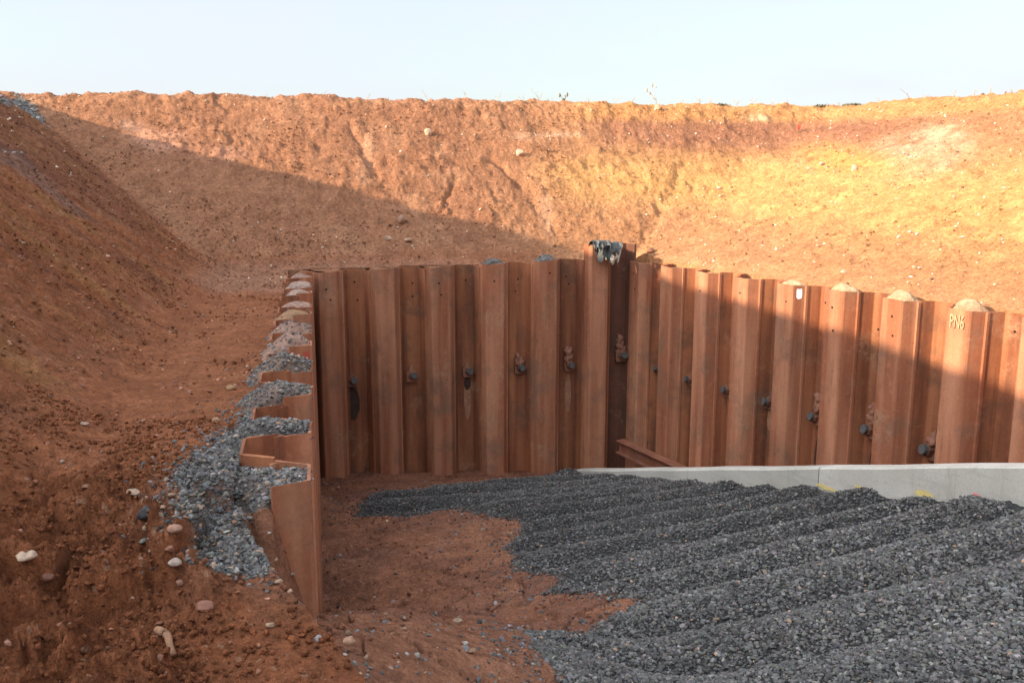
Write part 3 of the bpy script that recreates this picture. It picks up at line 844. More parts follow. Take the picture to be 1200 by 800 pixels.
def pile_mesh(run, k, ztop, zbot, inner, seed, holes=()):
    rs = random.Random(seed)
    pts = profile(inner); s0 = k * .5
    bm = bmesh.new()
    # offset by thickness along the local normal
    P = [Vector(p) for p in pts]; N = []
    for i in range(len(P)):
        a = P[max(i - 1, 0)]; b = P[min(i + 1, len(P) - 1)]; t = (b - a).normalized(); N.append(Vector((-t.y, t.x)))
    A = [p + n * TH / 2 for p, n in zip(P, N)]; B = [p - n * TH / 2 for p, n in zip(P, N)]
    loop = A + B[::-1]
    nz = 7
    zs = [zbot + (ztop - zbot) * j / (nz - 1) for j in range(nz)]
    rows = []
    bend = rs.uniform(-.006, .006); lean = rs.uniform(-.008, .008)
    for j, z in enumerate(zs):
        row = []
        for i, q in enumerate(loop):
            w = bend * math.sin(math.pi * j / (nz - 1)) + lean * (j / (nz - 1) - .5)
            zz = z
            if j == nz - 1: zz += .012 * math.sin(seed * 3.1 + q.x * 9) + rs.uniform(-.004, .004)
            v = run.pt(s0 + q.x, q.y + w, zz); row.append(bm.verts.new(v))
        rows.append(row)
    m = len(loop)
    for j in range(nz - 1):
        for i in range(m):
            i2 = (i + 1) % m
            bm.faces.new((rows[j][i], rows[j][i2], rows[j + 1][i2], rows[j + 1][i]))
    h = len(A)
    for i in range(h - 1):     # top cap in strips
        bm.faces.new((rows[-1][i], rows[-1][i + 1], rows[-1][m - 2 - i], rows[-1][m - 1 - i]))
    # interlock bead along the right edge
    g = .5
    bead = [(g - .026, -.030), (g + .012, -.034), (g + .030, -.004), (g + .022, .032), (g - .014, .034), (g - .032, .004)]
    r0 = [bm.verts.new(run.pt(s0 + a, b, zbot)) for a, b in bead]
    r1 = [bm.verts.new(run.pt(s0 + a, b, ztop - .012 + rs.uniform(-.012, .008))) for a, b in bead]
    for i in range(6): bm.faces.new((r0[i], r0[(i + 1) % 6], r1[(i + 1) % 6], r1[i]))
    bm.faces.new(r1)
    for (hs, hz, hr) in holes:
        n0 = (HALF if inner else -HALF) + TH / 2 + .003
        ring = [bm.verts.new(run.pt(s0 + .25 + hs + hr * math.cos(t), n0, ztop + hz + hr * math.sin(t))) for t in [2 * math.pi * i / 10 for i in range(10)]]
        f = bm.faces.new(ring); f.material_index = 1
    bm.normal_update()
    bmesh.ops.recalc_face_normals(bm, faces=[f for f in bm.faces if f.material_index == 0])
    me = bpy.data.meshes.new('sheet_pile'); bm.to_mesh(me); bm.free()
    return me

def build_run(run, name, label, tops, zbot, seed):
    root = empty(name, run.pt(run.len / 2, 0, 0)); tag(root, label, 'sheet pile wall')
    inv = Matrix.Translation(root.location).inverted()
    piles = []
    for k in range(run.count):
        inner = (k % 2 == 0)
        rs = random.Random(seed + k)
        holes = []
        if rs.random() < .75: holes.append((rs.uniform(-.05, .05), -rs.uniform(.22, .34), .017))
        if rs.random() < .4: holes.append((rs.uniform(-.05, .05), -rs.uniform(.45, .6), .017))
        zt = tops(k)
        me = pile_mesh(run, k, zt, zbot, inner, seed + k, holes)
        me.transform(inv)
        o = link('sheet_pile', me, [M_RUST if inner else (M_RUST_SHADED if (run is BACK and k == 11) else M_RUST_STREAK_SHADE), M_HOLE], root)
        piles.append(o)
    return root, piles

def top_left(k): return -.005 + .03 * math.sin(k * 1.7)
def top_back(k): return [-.04, -.05, -.01, -.03, .0, -.01, .03, .02, .07, .06, .36, .34][k]
def top_right(k): return [.0, .0, .0, -.01, .0, .01, .0, .0, .01, .0, .03, .02, .02, .02, .02, .01, .03, .0, .0, .01, 0, 0, 0, 0, 0][k]
wall_l, piles_l = build_run(LEFT, 'sheet_pile_wall', 'rusty sheet pile wall seen edge on at left with heaps of stone along its top', top_left, -5.2, 100)
wall_b, piles_b = build_run(BACK, 'sheet_pile_wall', 'shaded rusty sheet pile wall across the back of the pit, including the tall pile', top_back, -5.6, 200)
wall_r, piles_r = build_run(RIGHT, 'sheet_pile_wall', 'long rusty sheet pile wall on the right with a sunlit top edge behind the concrete', top_right, -5.6, 300)
piles_b[10]['label'] = 'tall sheet pile standing above its neighbours under the torn sheet'
piles_b[11]['label'] = 'tall recessed sheet pile in the dark corner'

def local(root, me):
    me.transform(Matrix.Translation(-root.location)); return me

# ---- tie rod anchors
def frame_at(run, s, n, z):
    """matrix: local x along the wall, local z out of the wall into the pit, local y up"""
    o = run.pt(s, n, z)
    x = Vector((run.u[0], run.u[1], 0)); zz = Vector((run.n[0], run.n[1], 0)); y = Vector((0, 0, 1))
    m = Matrix((x, y, zz)).transposed().to_4x4(); m.translation = o
    return m

def cyl(bm, r, z0, z1, seg=20, mat=Matrix(), r2=None, ang=0):
    a = [bm.verts.new(mat @ Vector((r * math.cos(ang + 2 * math.pi * i / seg), r * math.sin(ang + 2 * math.pi * i / seg), z0))) for i in range(seg)]
    r2 = r if r2 is None else r2
    b = [bm.verts.new(mat @ Vector((r2 * math.cos(ang + 2 * math.pi * i / seg), r2 * math.sin(ang + 2 * math.pi * i / seg), z1))) for i in range(seg)]
    for i in range(seg): bm.faces.new((a[i], a[(i + 1) % seg], b[(i + 1) % seg], b[i]))
    bm.faces.new(b); bm.faces.new(a[::-1])

def box(bm, x0, x1, y0, y1, z0, z1, mat=Matrix(), taper=None):
    v = []
    for (x, y, z) in [(x0, y0, z0), (x1, y0, z0), (x1, y1, z0), (x0, y1, z0), (x0, y0, z1), (x1, y0, z1), (x1, y1, z1), (x0, y1, z1)]:
        v.append(bm.verts.new(mat @ Vector((x, y, z))))
    for f in [(0, 3, 2, 1), (4, 5, 6, 7), (0, 1, 5, 4), (1, 2, 6, 5), (2, 3, 7, 6), (3, 0, 4, 7)]: bm.faces.new([v[i] for i in f])
    return v

def finish(bm, name, bevel=0, smooth=False):
    bmesh.ops.recalc_face_normals(bm, faces=bm.faces)
    if bevel:
        bmesh.ops.bevel(bm, geom=list(bm.edges), offset=bevel, segments=2, affect='EDGES', profile=.6)
    me = bpy.data.meshes.new(name); bm.to_mesh(me); bm.free()
    if smooth:
        for p in me.polygons: p.use_smooth = True
    return me

def lump_mesh(name, pts, seed, amp=.25):
    bm = bmesh.new()
    for (c, r) in pts:
        bmesh.ops.create_icosphere(bm, subdivisions=3, radius=1, matrix=Matrix.Translation(c) @ Matrix.Diagonal((*r, 1)))
    me = bpy.data.meshes.new(name)
    n = len(bm.verts); co = np.array([v.co[:] for v in bm.verts])
    d = noise2(co[:, 0] * 14 + seed, co[:, 1] * 14 + co[:, 2] * 9, seed) + .5 * noise2(co[:, 0] * 40, co[:, 1] * 40 + co[:, 2] * 30, seed + 3)
    for v, k in zip(bm.verts, d): v.co += v.normal * k * amp * .06
    bm.to_mesh(me); bm.free()
    for p in me.polygons: p.use_smooth = True
    return me

def depth_on_run(run, px, py, n):
    """point where a pixel's ray meets the wall plane at offset n; returns (s, z)"""
    r = ray(px, py); o = np.array([0, 0, CAM_H])
    den = r[0] * run.n[0] + r[1] * run.n[1]
    t = ((run.o[0] + run.n[0] * n - o[0]) * run.n[0] + (run.o[1] + run.n[1] * n - o[1]) * run.n[1]) / den
    P = o + t * r
    return float((P[0] - run.o[0]) * run.u[0] + (P[1] - run.o[1]) * run.u[1]), float(P[2])

def anchor(root, run, px, py, style, size=1.0, mortar=0, label=None):
    base_n = -HALF + TH / 2
    s, z = depth_on_run(run, px, py, base_n + .14)
    if run is RIGHT:
        c = (2 * round((s - .75) / 1.0) + 1) * .5 + .25
        s = min(max(s, c - .10), c + .10)
    size = size * (1.12 if run is RIGHT else 1.08)
    m = frame_at(run, s, base_n, z); loc = Matrix.Translation(-root.location) @ m
    k = size
    bm = bmesh.new()
    # wedge-shaped seat: square plate, thick at the bottom, thinning upwards
    v = [(-.085, -.085, 0), (.085, -.085, 0), (.085, .085, 0), (-.085, .085, 0), (-.085, -.085, .085), (.085, -.085, .085), (.085, .085, .05), (-.085, .085, .05)]
    vv = [bm.verts.new(Vector(q) * k) for q in v]
    for f in [(0, 3, 2, 1), (4, 5, 6, 7), (0, 1, 5, 4), (1, 2, 6, 5), (2, 3, 7, 6), (3, 0, 4, 7)]: bm.faces.new([vv[i] for i in f])
    # pointed hood above the seat
    hood = [(-.06, .085, 0), (.06, .085, 0), (.0, .24, 0), (-.05, .085, .05), (.05, .085, .05), (0, .20, .015)]
    hv = [bm.verts.new(Vector(q) * k) for q in hood]
    for f in [(3, 4, 5), (0, 3, 5, 2), (4, 1, 2, 5), (0, 1, 4, 3), (0, 2, 1)]: bm.faces.new([hv[i] for i in f])
    me = finish(bm, 'anchor', .006 * k); me.transform(loc)
    a = link('anchor', me, M_PLATE, root)
    if label: a['label'] = label
    tilt = Matrix.Rotation(R(-12), 4, 'X') @ Matrix.Rotation(R(style), 4, 'Y')
    bm = bmesh.new(); cyl(bm, .070 * k, .05 * k, .115 * k, 6, tilt, ang=.2); 
    me = finish(bm, 'nut', .006 * k); me.transform(loc); link('nut', me, M_PLATE, a)
    bm = bmesh.new(); cyl(bm, .055 * k, .10 * k, .165 * k, 18, tilt); me = finish(bm, 'rod_end', .004); me.transform(loc); link('rod_end', me, M_NUT, a)
    if mortar:
        me = lump_mesh('mortar_lump', [(Vector((0, .15, .04)), (.09, .14, .06)), (Vector((-.02, .28, .03)), (.075, .12, .05))][:mortar + 0 if mortar < 2 else 2], int(px), .9)
        me.transform(loc); link('mortar_lump', me, M_LUMP, a)
    return s, z

def stain(root, run, s, z, w, h, mat, n=None, drop=0, seed=1):
    n = (-HALF + TH / 2 + .014) if n is None else n
    m = frame_at(run, s, n, z - drop); bm = bmesh.new(); rs = random.Random(seed); ring = []
    for i in range(28):
        t = 2 * math.pi * i / 28; r = 1 + rs.uniform(-.07, .07)
        ring.append(bm.verts.new(Vector((w / 2 * math.cos(t) * r, h / 2 * math.sin(t) * r, 0))))
    bm.faces.new(ring); me = bpy.data.meshes.new('stain'); bm.to_mesh(me); bm.free(); me.transform(Matrix.Translation(-root.location) @ m)
    return link('stain', me, mat, root)

for i, (px, py, mort, sz) in enumerate([(413, 448, 0, 1), (483, 442, 0, 1.05), (549, 437, 0, 1), (610, 433, 1, 1), (668, 430, 2, 1.0), (729, 418, 2, 1.15)]):
    s, z = anchor(wall_b, BACK, px, py, 12, sz, mort)
    if i == 0: stain(wall_b, BACK, s + .0, z, .26, .62, M_STAIN, drop=.42, seed=3)
    if i in (2, 4): stain(wall_b, BACK, s, z, .13, .75, M_PALESTAIN, drop=.55, seed=4 + i)
    if i == 2: stain(wall_b, BACK, s, z, .13, .26, M_STAIN, n=-HALF + TH / 2 + .018, drop=.22, seed=9)
for i, (px, py, mort, sz) in enumerate([(767, 434, 0, .8), (804, 446, 0, .95), (850, 459, 0, 1), (898, 473, 0, 1), (953, 491, 2, 1.05), (1017, 506, 2, 1.1), (1087, 530, 1, 1.15)]):
    s, z = anchor(wall_r, RIGHT, px, py, -14, sz, mort)
    if i in (0, 3): stain(wall_r, RIGHT, s - .05, z, .10, .35, M_PALESTAIN, drop=.3, seed=20 + i)
    if i in (4, 5): stain(wall_r, RIGHT, s + .05, z, .20, .9, M_STAIN, drop=.6, seed=30 + i)

# ---- paint marks on the walls
def decal(root, run, s, n, z, w, h, mat, name='paint_mark', tilt=0, facing=0):
    bm = bmesh.new(); rs = random.Random(int(w * 1e4)); ring = []
    for i in range(16):
        t = 2 * math.pi * i / 16
        x = max(-1, min(1, 1.35 * math.cos(t))) * w / 2; y = max(-1, min(1, 1.35 * math.sin(t))) * h / 2
        ring.append(bm.verts.new((x * (1 + rs.uniform(-.08, .08)), y * (1 + rs.uniform(-.06, .06)), 0)))
    bm.faces.new(ring); me = bpy.data.meshes.new(name); bm.to_mesh(me); bm.free()
    me.transform(Matrix.Translation(-root.location) @ frame_at(run, s, n, z) @ Matrix.Rotation(facing, 4, 'Y') @ Matrix.Rotation(tilt, 4, 'Z'))
    o = link(name, me, mat, root); return o

def chalk_text():
    cu = bpy.data.curves.new('chalk_text', 'FONT'); cu.body = 'PN6'; cu.size = .235; cu.align_x = 'CENTER'; cu.align_y = 'CENTER'; cu.offset = .002
    t = bpy.data.objects.new('chalk_text', cu); COL.objects.link(t)
    dg = bpy.context.evaluated_depsgraph_get(); me = bpy.data.meshes.new_from_object(t.evaluated_get(dg))
    bpy.data.objects.remove(t); bpy.data.curves.remove(cu)
    for v in me.vertices: v.co.x *= .50
    n = HALF + TH / 2 + .016
    s, z = depth_on_run(RIGHT, 1124, 378, n); s = round(s - .25) * 1.0 + .25
    me.transform(Matrix.Translation(-wall_r.location) @ frame_at(RIGHT, s, n, z))
    o = link('chalk_lettering', me, M_CHALK, wall_r); o['label'] = 'cream chalk lettering PN6'
chalk_text()

# ------------------------------------------------------------------ concrete edge in two pours
def con_pt(a, off, z): 
    p = CON_A[:2] + CON_U[:2] * a + CON_N * off; return Vector((p[0], p[1], z))
CON_LEN = np.linalg.norm(CON_B[:2] - CON_A[:2])
CON_DZ = (CON_B[2] - CON_A[2]) / CON_LEN
def con_z(a): return CON_A[2] + CON_DZ * a
def con_segment(a0, a1, mat, label):
    root_loc = con_pt((a0 + a1) / 2, 0, con_z((a0 + a1) / 2) - .6)
    bm = bmesh.new(); n = max(2, int((a1 - a0) / .5)); rows = []
    prof = [(0, -1.5), (0, -.02), (.02, 0), (.28, 0), (.30, -.02), (.30, -1.5)]
    for i in range(n + 1):
        a = a0 + (a1 - a0) * i / n
        rows.append([bm.verts.new(con_pt(a, o + .004 * math.sin(a * 2.1), con_z(a) + z + (.006 * math.sin(a * 3.3) if z > -.1 else 0)) - root_loc) for o, z in prof])
    for i in range(n):
        for j in range(6):
            bm.faces.new((rows[i][j], rows[i][(j + 1) % 6], rows[i + 1][(j + 1) % 6], rows[i + 1][j]))
    bm.faces.new(rows[0]); bm.faces.new(rows[-1][::-1])
    me = finish(bm, 'concrete_wall')
    o = link('concrete_wall', me, mat); o.location = root_loc
    return tag(o, label, 'concrete wall')
def con_a_of(px, py):
    r = ray(px, py); o = np.array([0, 0, CAM_H])
    den = r[0] * CON_N[0] + r[1] * CON_N[1]; t = (CON_A[0] * CON_N[0] + CON_A[1] * CON_N[1]) / den
    P = o + r * t; return float(con_along(P[0], P[1])), float(P[2])
aJ = con_a_of(952, 560)[0]
con1 = con_segment(0, aJ - .008, M_CON_A, 'greyer length of low concrete wall at left, its end near the corner beam')
con2 = con_segment(aJ + .008, CON_LEN + 4.5, M_CON_B, 'paler length of low concrete wall at right with yellow and pink paint dabs')
def con_mark(px, py, w, h, mat, label, tilt=0):
    a, z = con_a_of(px, py)
    bm = bmesh.new(); rs = random.Random(px); ring = []
    for i in range(14):
        t = 2 * math.pi * i / 14; rr = rs.uniform(.65, 1.1)
        ring.append(bm.verts.new(con_pt(a + w / 2 * math.cos(t) * rr, -.007, z + h / 2 * math.sin(t) * rr + tilt * w / 2 * math.cos(t)) - con2.location))
    bm.faces.new(ring); me = bpy.data.meshes.new('paint_mark'); bm.to_mesh(me); bm.free()
    o = link('paint_mark', me, mat, con2); o['label'] = label
con_mark(962, 573, .35, .07, M_YELLOW, 'yellow paint dab by the joint', .02)
con_mark(1006, 576, .38, .08, M_YELLOW, 'yellow paint smear', -.1)
con_mark(1072, 580, .30, .10, M_YELLOW, 'yellow paint dab between two stone ridges', .1)
con_mark(1135, 586, .16, .12, M_PINK, 'pink paint dab')

# ------------------------------------------------------------------ heaps filling the pans
def heap(run, k0, height, mat_cols, label, group, stone=True, spill=.14, name='gravel_heap', zoff=0.0, base=(.3, .2, .15), front_slope=False):
    """soil and stone filling the soil-side pocket behind inner pile k0"""
    s0 = k0 * .5
    ns = 22; nn = 16; V = []; rs = np.random.default_rng(k0 + 50)
    for j in range(nn + 1):
        t = j / nn                                    # 0 at the steel, 1 outside
        n = HALF - TH / 2 - .002 - t * (2 * HALF + spill)
        if n > -HALF:
            f = (HALF - n) / (2 * HALF)
            half = .148 + .155 * f - .012
        else: half = .29 + .10 * min(1, (-HALF - n) / .2)
        for i in range(ns + 1):
            q = i / ns * 2 - 1
            p = run.pt(s0 + .25 + q * half, n)
            dome = (1 - q * q) ** .7 * (1 - .9 * max(0, t - .35) / .65) * (.55 + .45 * math.sin(min(1, t * 2.2) * math.pi / 2))
            drop = 0
            if front_slope: drop = .16 * float(sstep(.36, .0, .25 + q * half)) * float(sstep(.04, -.16, n))
            V.append((p.x, p.y, zoff - .05 + height * dome - .14 * max(0, t - .55) / .45 - drop))
    V = np.array(V); V[:, 2] += .05 * fbm(V[:, 0] * 4.5, V[:, 1] * 4.5, 4, k0 + 600, .6)
    idx = np.arange((ns + 1) * (nn + 1)).reshape(nn + 1, ns + 1)
    F = np.stack([idx[:-1, :-1], idx[1:, :-1], idx[1:, 1:], idx[:-1, 1:]], -1).reshape(-1, 4)
    # skirt down so the heap is a solid body
    edge = np.concatenate([idx[0, :], idx[1:, -1], idx[-1, -2::-1], idx[-2:0:-1, 0]])
    W = V[edge].copy(); W[:, 2] = V[:, 2].min() - .35
    nv = len(V); V2 = np.concatenate([V, W]); e = len(edge)
    SK = np.array([(edge[i], edge[(i + 1) % e], nv + (i + 1) % e, nv + i) for i in range(e)])
    F = np.concatenate([F, SK])
    c = np.tile(np.array([base]), (len(V2), 1)) * (1 + .25 * fbm(V2[:, 0] * 4, V2[:, 1] * 4, 3, k0)[:, None])
    root_loc = run.pt(s0 + .25, 0, -.05)
    V2 = V2 - np.array(root_loc)
    me = np_mesh(name, V2, F, c, True)
    o = link(name, me, M_EARTH); o.location = root_loc
    tag(o, label, 'heap', group)
    if stone:
        cnt = int(stone)
        pick = rs.integers(0, nv, cnt); P = V[pick] - np.array(root_loc) + np.c_[rs.normal(0, .012, (cnt, 2)), np.zeros(cnt)]
        # keep stones inside the pocket
        me = stones_mesh('stones', P, np.exp(rs.normal(np.log(.023), .3, cnt)), mat_cols(cnt))
        so = link('crushed_stone', me, M_STONE, o); so['kind'] = 'stuff'
    return o
def pan_soil(run, skip, z0, label):
    """soil standing in the soil-side pockets of the wall, a little below its top"""
    VV = []; FF = []; n0 = 0
    for k in range(0, run.count, 2):
        if k in skip: continue
        for (na, nb, ha, hb) in [(HALF - TH / 2 - .003, -HALF, .146, .30), (-HALF, -HALF - .25, .30, .42)]:
            for j in range(5):
                for i in range(9):
                    t = j / 4; q = i / 8 * 2 - 1; p = run.pt(k * .5 + .25 + q * (ha + (hb - ha) * t), na + (nb - na) * t)
                    VV.append((p.x, p.y, z0 - .05 + (.0 if na > 0 else -.05 * t)))
            idx = np.arange(45).reshape(5, 9) + n0; n0 += 45
            FF.append(np.stack([idx[:-1, :-1], idx[1:, :-1], idx[1:, 1:], idx[:-1, 1:]], -1).reshape(-1, 4))
    V = np.array(VV); V[:, 2] += .03 * fbm(V[:, 0] * 5, V[:, 1] * 5, 3, 700)
    c = outer_colour(V[:, 0], V[:, 1], V[:, 2] + .3)
    tag(link('ground', np_mesh('ground', V, np.concatenate(FF), c, True), M_EARTH), label, None, None, 'structure')
pan_soil(BACK, (), .02, 'earth standing in the pans behind the back wall')
pan_soil(RIGHT, (), .0, 'earth standing in the pans behind the right wall')
gc = lambda n: grey_cols(n, .135, .06)
pale = (.47, .29, .215)
LG = 'heaps of stone and clay filling the left wall pans'
heap(LEFT, 2, .10, gc, 'nearest grey stone heap filling the open pan, level with the pile top', LG, 840, .25, base=(.16, .14, .125))
heap(LEFT, 0, .03, gc, 'flat grey stone fill beside the front end pile at the open spill', LG, 1100, .28, base=(.20, .165, .14), front_slope=True)
heap(LEFT, 4, .14, gc, 'grey stone heap with pale clay at its right, second behind the open pan', LG, 760, .22, base=(.28, .2, .16))
heap(LEFT, 6, .17, gc, 'domed grey stone heap just in front of the red paint mark', LG, 720, .2, base=(.3, .21, .16))
heap(LEFT, 8, .17, gc, 'pale clay heap dusted with stone just behind the red paint mark', LG, 110, .16, base=pale)
heap(LEFT, 10, .14, gc, 'pinkish clay heap with a dark stone band on its far side', LG, 150, .16, base=pale)
heap(LEFT, 12, .12, gc, 'pinkish clay heap midway along the left wall, yellowish on top', LG, 14, .12, base=(.46, .27, .15))
heap(LEFT, 14, .07, gc, 'thin pale clay strip lying low in its pan on the left wall', LG, 0, .1, base=pale)
heap(LEFT, 16, .11, gc, 'third clay heap from the far end of the left wall', LG, 0, .1, base=(.52, .36, .28))
heap(LEFT, 18, .12, gc, 'second clay heap from the far end of the left wall', LG, 0, .1, base=(.52, .36, .28))
heap(LEFT, 20, .12, gc, 'farthest clay heap in the back corner of the left wall', LG, 0, .1, base=(.46, .29, .22))
heap(BACK, 6, .12, gc, 'small grey stone heap on top of the fourth pile flange of the back wall', 'grey heaps on the back wall', 160, .06, zoff=.05, base=(.2, .18, .16))
heap(BACK, 8, .17, gc, 'grey stone heap on the back wall next to the tall pile', 'grey heaps on the back wall', 220, .1, zoff=.05, base=(.22, .2, .18))
RG = 'sunlit sand caps on the right wall'
cream = (.66, .45, .27)
def inner_at(px, py):          # right wall pile whose inner flange is seen at this pixel
    s, z = depth_on_run(RIGHT, px, py, HALF); k = int(round((s - .25) / .5)); 
    return k + (k % 2)*(1 if (s-.25)/.5 > k else -1)
heap(RIGHT, inner_at(929, 333), .10, gc, 'thin cream sand cap above the white paint mark', RG, 0, .02, 'sand_heap', .02, cream)
heap(RIGHT, inner_at(985, 340), .16, gc, 'cream sand cap between the thin cap and the tallest cap', RG, 0, .02, 'sand_heap', .02, cream)
heap(RIGHT, inner_at(1058, 350), .18, gc, 'tallest cream sand cap, next to the pile with chalk lettering', RG, 0, .02, 'sand_heap', .02, cream)
heap(RIGHT, inner_at(1125, 362), .17, gc, 'crumbly cream sand cap above the chalk lettering', RG, 0, .04, 'sand_heap', .02, (.6, .37, .22))

# white mark on the near web of a right-wall pile, red mark on a web of the left wall
def web_decal(root, run, k, frac, z, w, h, mat, label, near=True):
    """patch on the camera-side web of inner pile k"""
    a0 = Vector((.414, .188)) if near is True else Vector((.086, .188)); b0 = Vector((.5, 0)) if near is True else Vector((0, 0))
    c = a0.lerp(b0, frac); t = (b0 - a0).normalized()
    nn = Vector((t.y, -t.x)) if near is True else Vector((-t.y, t.x))
    if near is True and nn.x < 0: nn = -nn
    if near is not True and nn.x > 0: nn = -nn
    P = run.pt(k * .5 + c.x, c.y, z); U = Vector((run.u[0], run.u[1], 0)); N = Vector((run.n[0], run.n[1], 0))
    tx = U * t.x + N * t.y; nv = U * nn.x + N * nn.y
    bm = bmesh.new(); rs = random.Random(4); ring = []
    off = nv * (TH / 2 + .004)
    for i in range(14):
        an = 2 * math.pi * i / 14; q = rs.uniform(.8, 1.1)
        ring.append(bm.verts.new(P + off + tx * (max(-1, min(1, 1.3 * math.cos(an))) * w / 2 * q) + Vector((0, 0, max(-1, min(1, 1.3 * math.sin(an))) * h / 2 * q)) - root.location))
    bm.faces.new(ring); me = bpy.data.meshes.new('paint_mark'); bm.to_mesh(me); bm.free()
    o = link('paint_mark', me, mat, root); o['label'] = label
web_decal(wall_r, RIGHT, inner_at(925, 340), .45, -.12, .09, .17, M_WHITE, 'small white paint mark')
web_decal(wall_l, LEFT, 8, .20, -.07, .07, .09, M_RED, 'small red paint mark', near=False)

# ------------------------------------------------------------------ steel beam behind the concrete
def beam():
    A = Vector(at_depth(726, 522, 17.15)); B = Vector(at_depth(822, 566, 15.2))
    x = (B - A).normalized(); side = x.cross(Vector((0, 0, 1))).normalized(); up = side.cross(x).normalized()
    L = (B - A).length + .6
    root = bpy.data.objects.new('steel_beam', None)
    m = Matrix((x, side, up)).transposed().to_4x4(); m.translation = A
    bm = bmesh.new()
    prof = [(-.10, .125), (.10, .125), (.10, .108), (.010, .104), (.010, -.104), (.10, -.108), (.10, -.125), (-.10, -.125), (-.10, -.108), (-.010, -.104), (-.010, .104), (-.10, .108)]
    r0 = [bm.verts.new(Vector((0, a, b))) for a, b in prof]; r1 = [bm.verts.new(Vector((L, a, b))) for a, b in prof]
    for i in range(12): bm.faces.new((r0[i], r0[(i + 1) % 12], r1[(i + 1) % 12], r1[i]))
    bm.faces.new(r0); bm.faces.new(r1[::-1])
    me = finish(bm, 'steel_beam')
    o = link('steel_beam', me, M_BEAM); o.matrix_world = m
    tag(o, 'rusty steel I-beam leaning down behind the concrete in the pit corner', 'steel beam')
beam()

# ------------------------------------------------------------------ torn sheet over the tall pile
def torn_sheet():
    p0 = BACK.pt(5.25, HALF, .30)
    root = empty('torn_sheet', p0); tag(root, 'crumpled dark grey torn sheet hanging over the tall corner pile', 'torn sheet')
    U = Vector((BACK.u[0], BACK.u[1], 0)); N = Vector((BACK.n[0], BACK.n[1], 0)); Z = Vector((0, 0, 1))
    def sheet(w, path, cx, seed, fold, name, mats, rag=.10, hole=None):
        """a strip draped along path [(out, z)...], w wide, with folds and a torn lower edge"""
        path = np.array(path, float); seg = np.r_[0, np.cumsum(np.hypot(*np.diff(path, axis=0).T))]
        ns, nt = 60, 56; U_, T_ = np.meshgrid(np.linspace(-1, 1, ns + 1), np.linspace(0, 1, nt + 1))
        o_ = np.interp(T_ * seg[-1], seg, path[:, 0]); z_ = np.interp(T_ * seg[-1], seg, path[:, 1])
        f1 = noise2(U_ * 1.9 + seed, T_ * 1.2 + U_ * .6, seed); f2 = noise2(U_ * 4.2 + seed, T_ * 3.0, seed + 1); f3 = noise2(U_ * 10, T_ * 9, seed + 2)
        crease = (1 - np.abs(f1) * 1.8)
        out = o_ + fold * (.10 * crease + .05 * f2 + .014 * f3) * (.35 + .9 * T_)
        X = cx + U_ * w / 2 * (1 - .12 * T_) + .03 * f2 + .05 * f1 * T_
        Zz = z_ + .035 * f2 + .02 * f1
        low = 1 - rag * (1.1 + 1.6 * noise2(U_ * 3.1 + seed, U_ * 0 + .5, seed + 4) + .8 * noise2(U_ * 9 + seed, U_ * 0 + .5, seed + 5))
        side = .93 - rag * (.4 + .9 * noise2(T_ * 4 + seed, np.sign(U_) * 3.5, seed + 6))
        keep = (T_ < low) & (np.abs(U_) < side)
        if hole: keep &= np.hypot((U_ - hole[0]) / hole[2], (T_ - hole[1]) / hole[3]) > 1 + .3 * f3
        bm = bmesh.new(); vs = {}
        q = keep[:-1, :-1] & keep[1:, :-1] & keep[1:, 1:] & keep[:-1, 1:]
        for j, i in np.argwhere(q):
            c = []
            for jj, ii in ((j, i), (j, i + 1), (j + 1, i + 1), (j + 1, i)):
                if (jj, ii) not in vs: vs[jj, ii] = bm.verts.new(U * X[jj, ii] + N * out[jj, ii] + Z * Zz[jj, ii])
                c.append(vs[jj, ii])
            fc = bm.faces.new(c); fc.material_index = 1 if (T_[j, i] + .22 * f2[j, i] + .25 * U_[j, i] > .80) else 0
        bmesh.ops.recalc_face_normals(bm, faces=bm.faces)
        bmesh.ops.solidify(bm, geom=list(bm.faces), thickness=.008)
        me = finish(bm, name, 0, True); return link(name, me, mats, root)
    sheet(.56, [(-.20, -.02), (-.08, .09), (.05, .10), (.10, .00), (.13, -.22), (.15, -.34)], .13, 5, .9, 'draped_sheet', [M_TORN, M_TORN2], .12, (.25, .72, .13, .07))
    sheet(.44, [(-.10, .02), (.0, .12), (.10, .13), (.20, .04), (.22, -.10)], -.03, 17, .8, 'folded_flap', [M_TORN, M_TORN], .16)
torn_sheet()

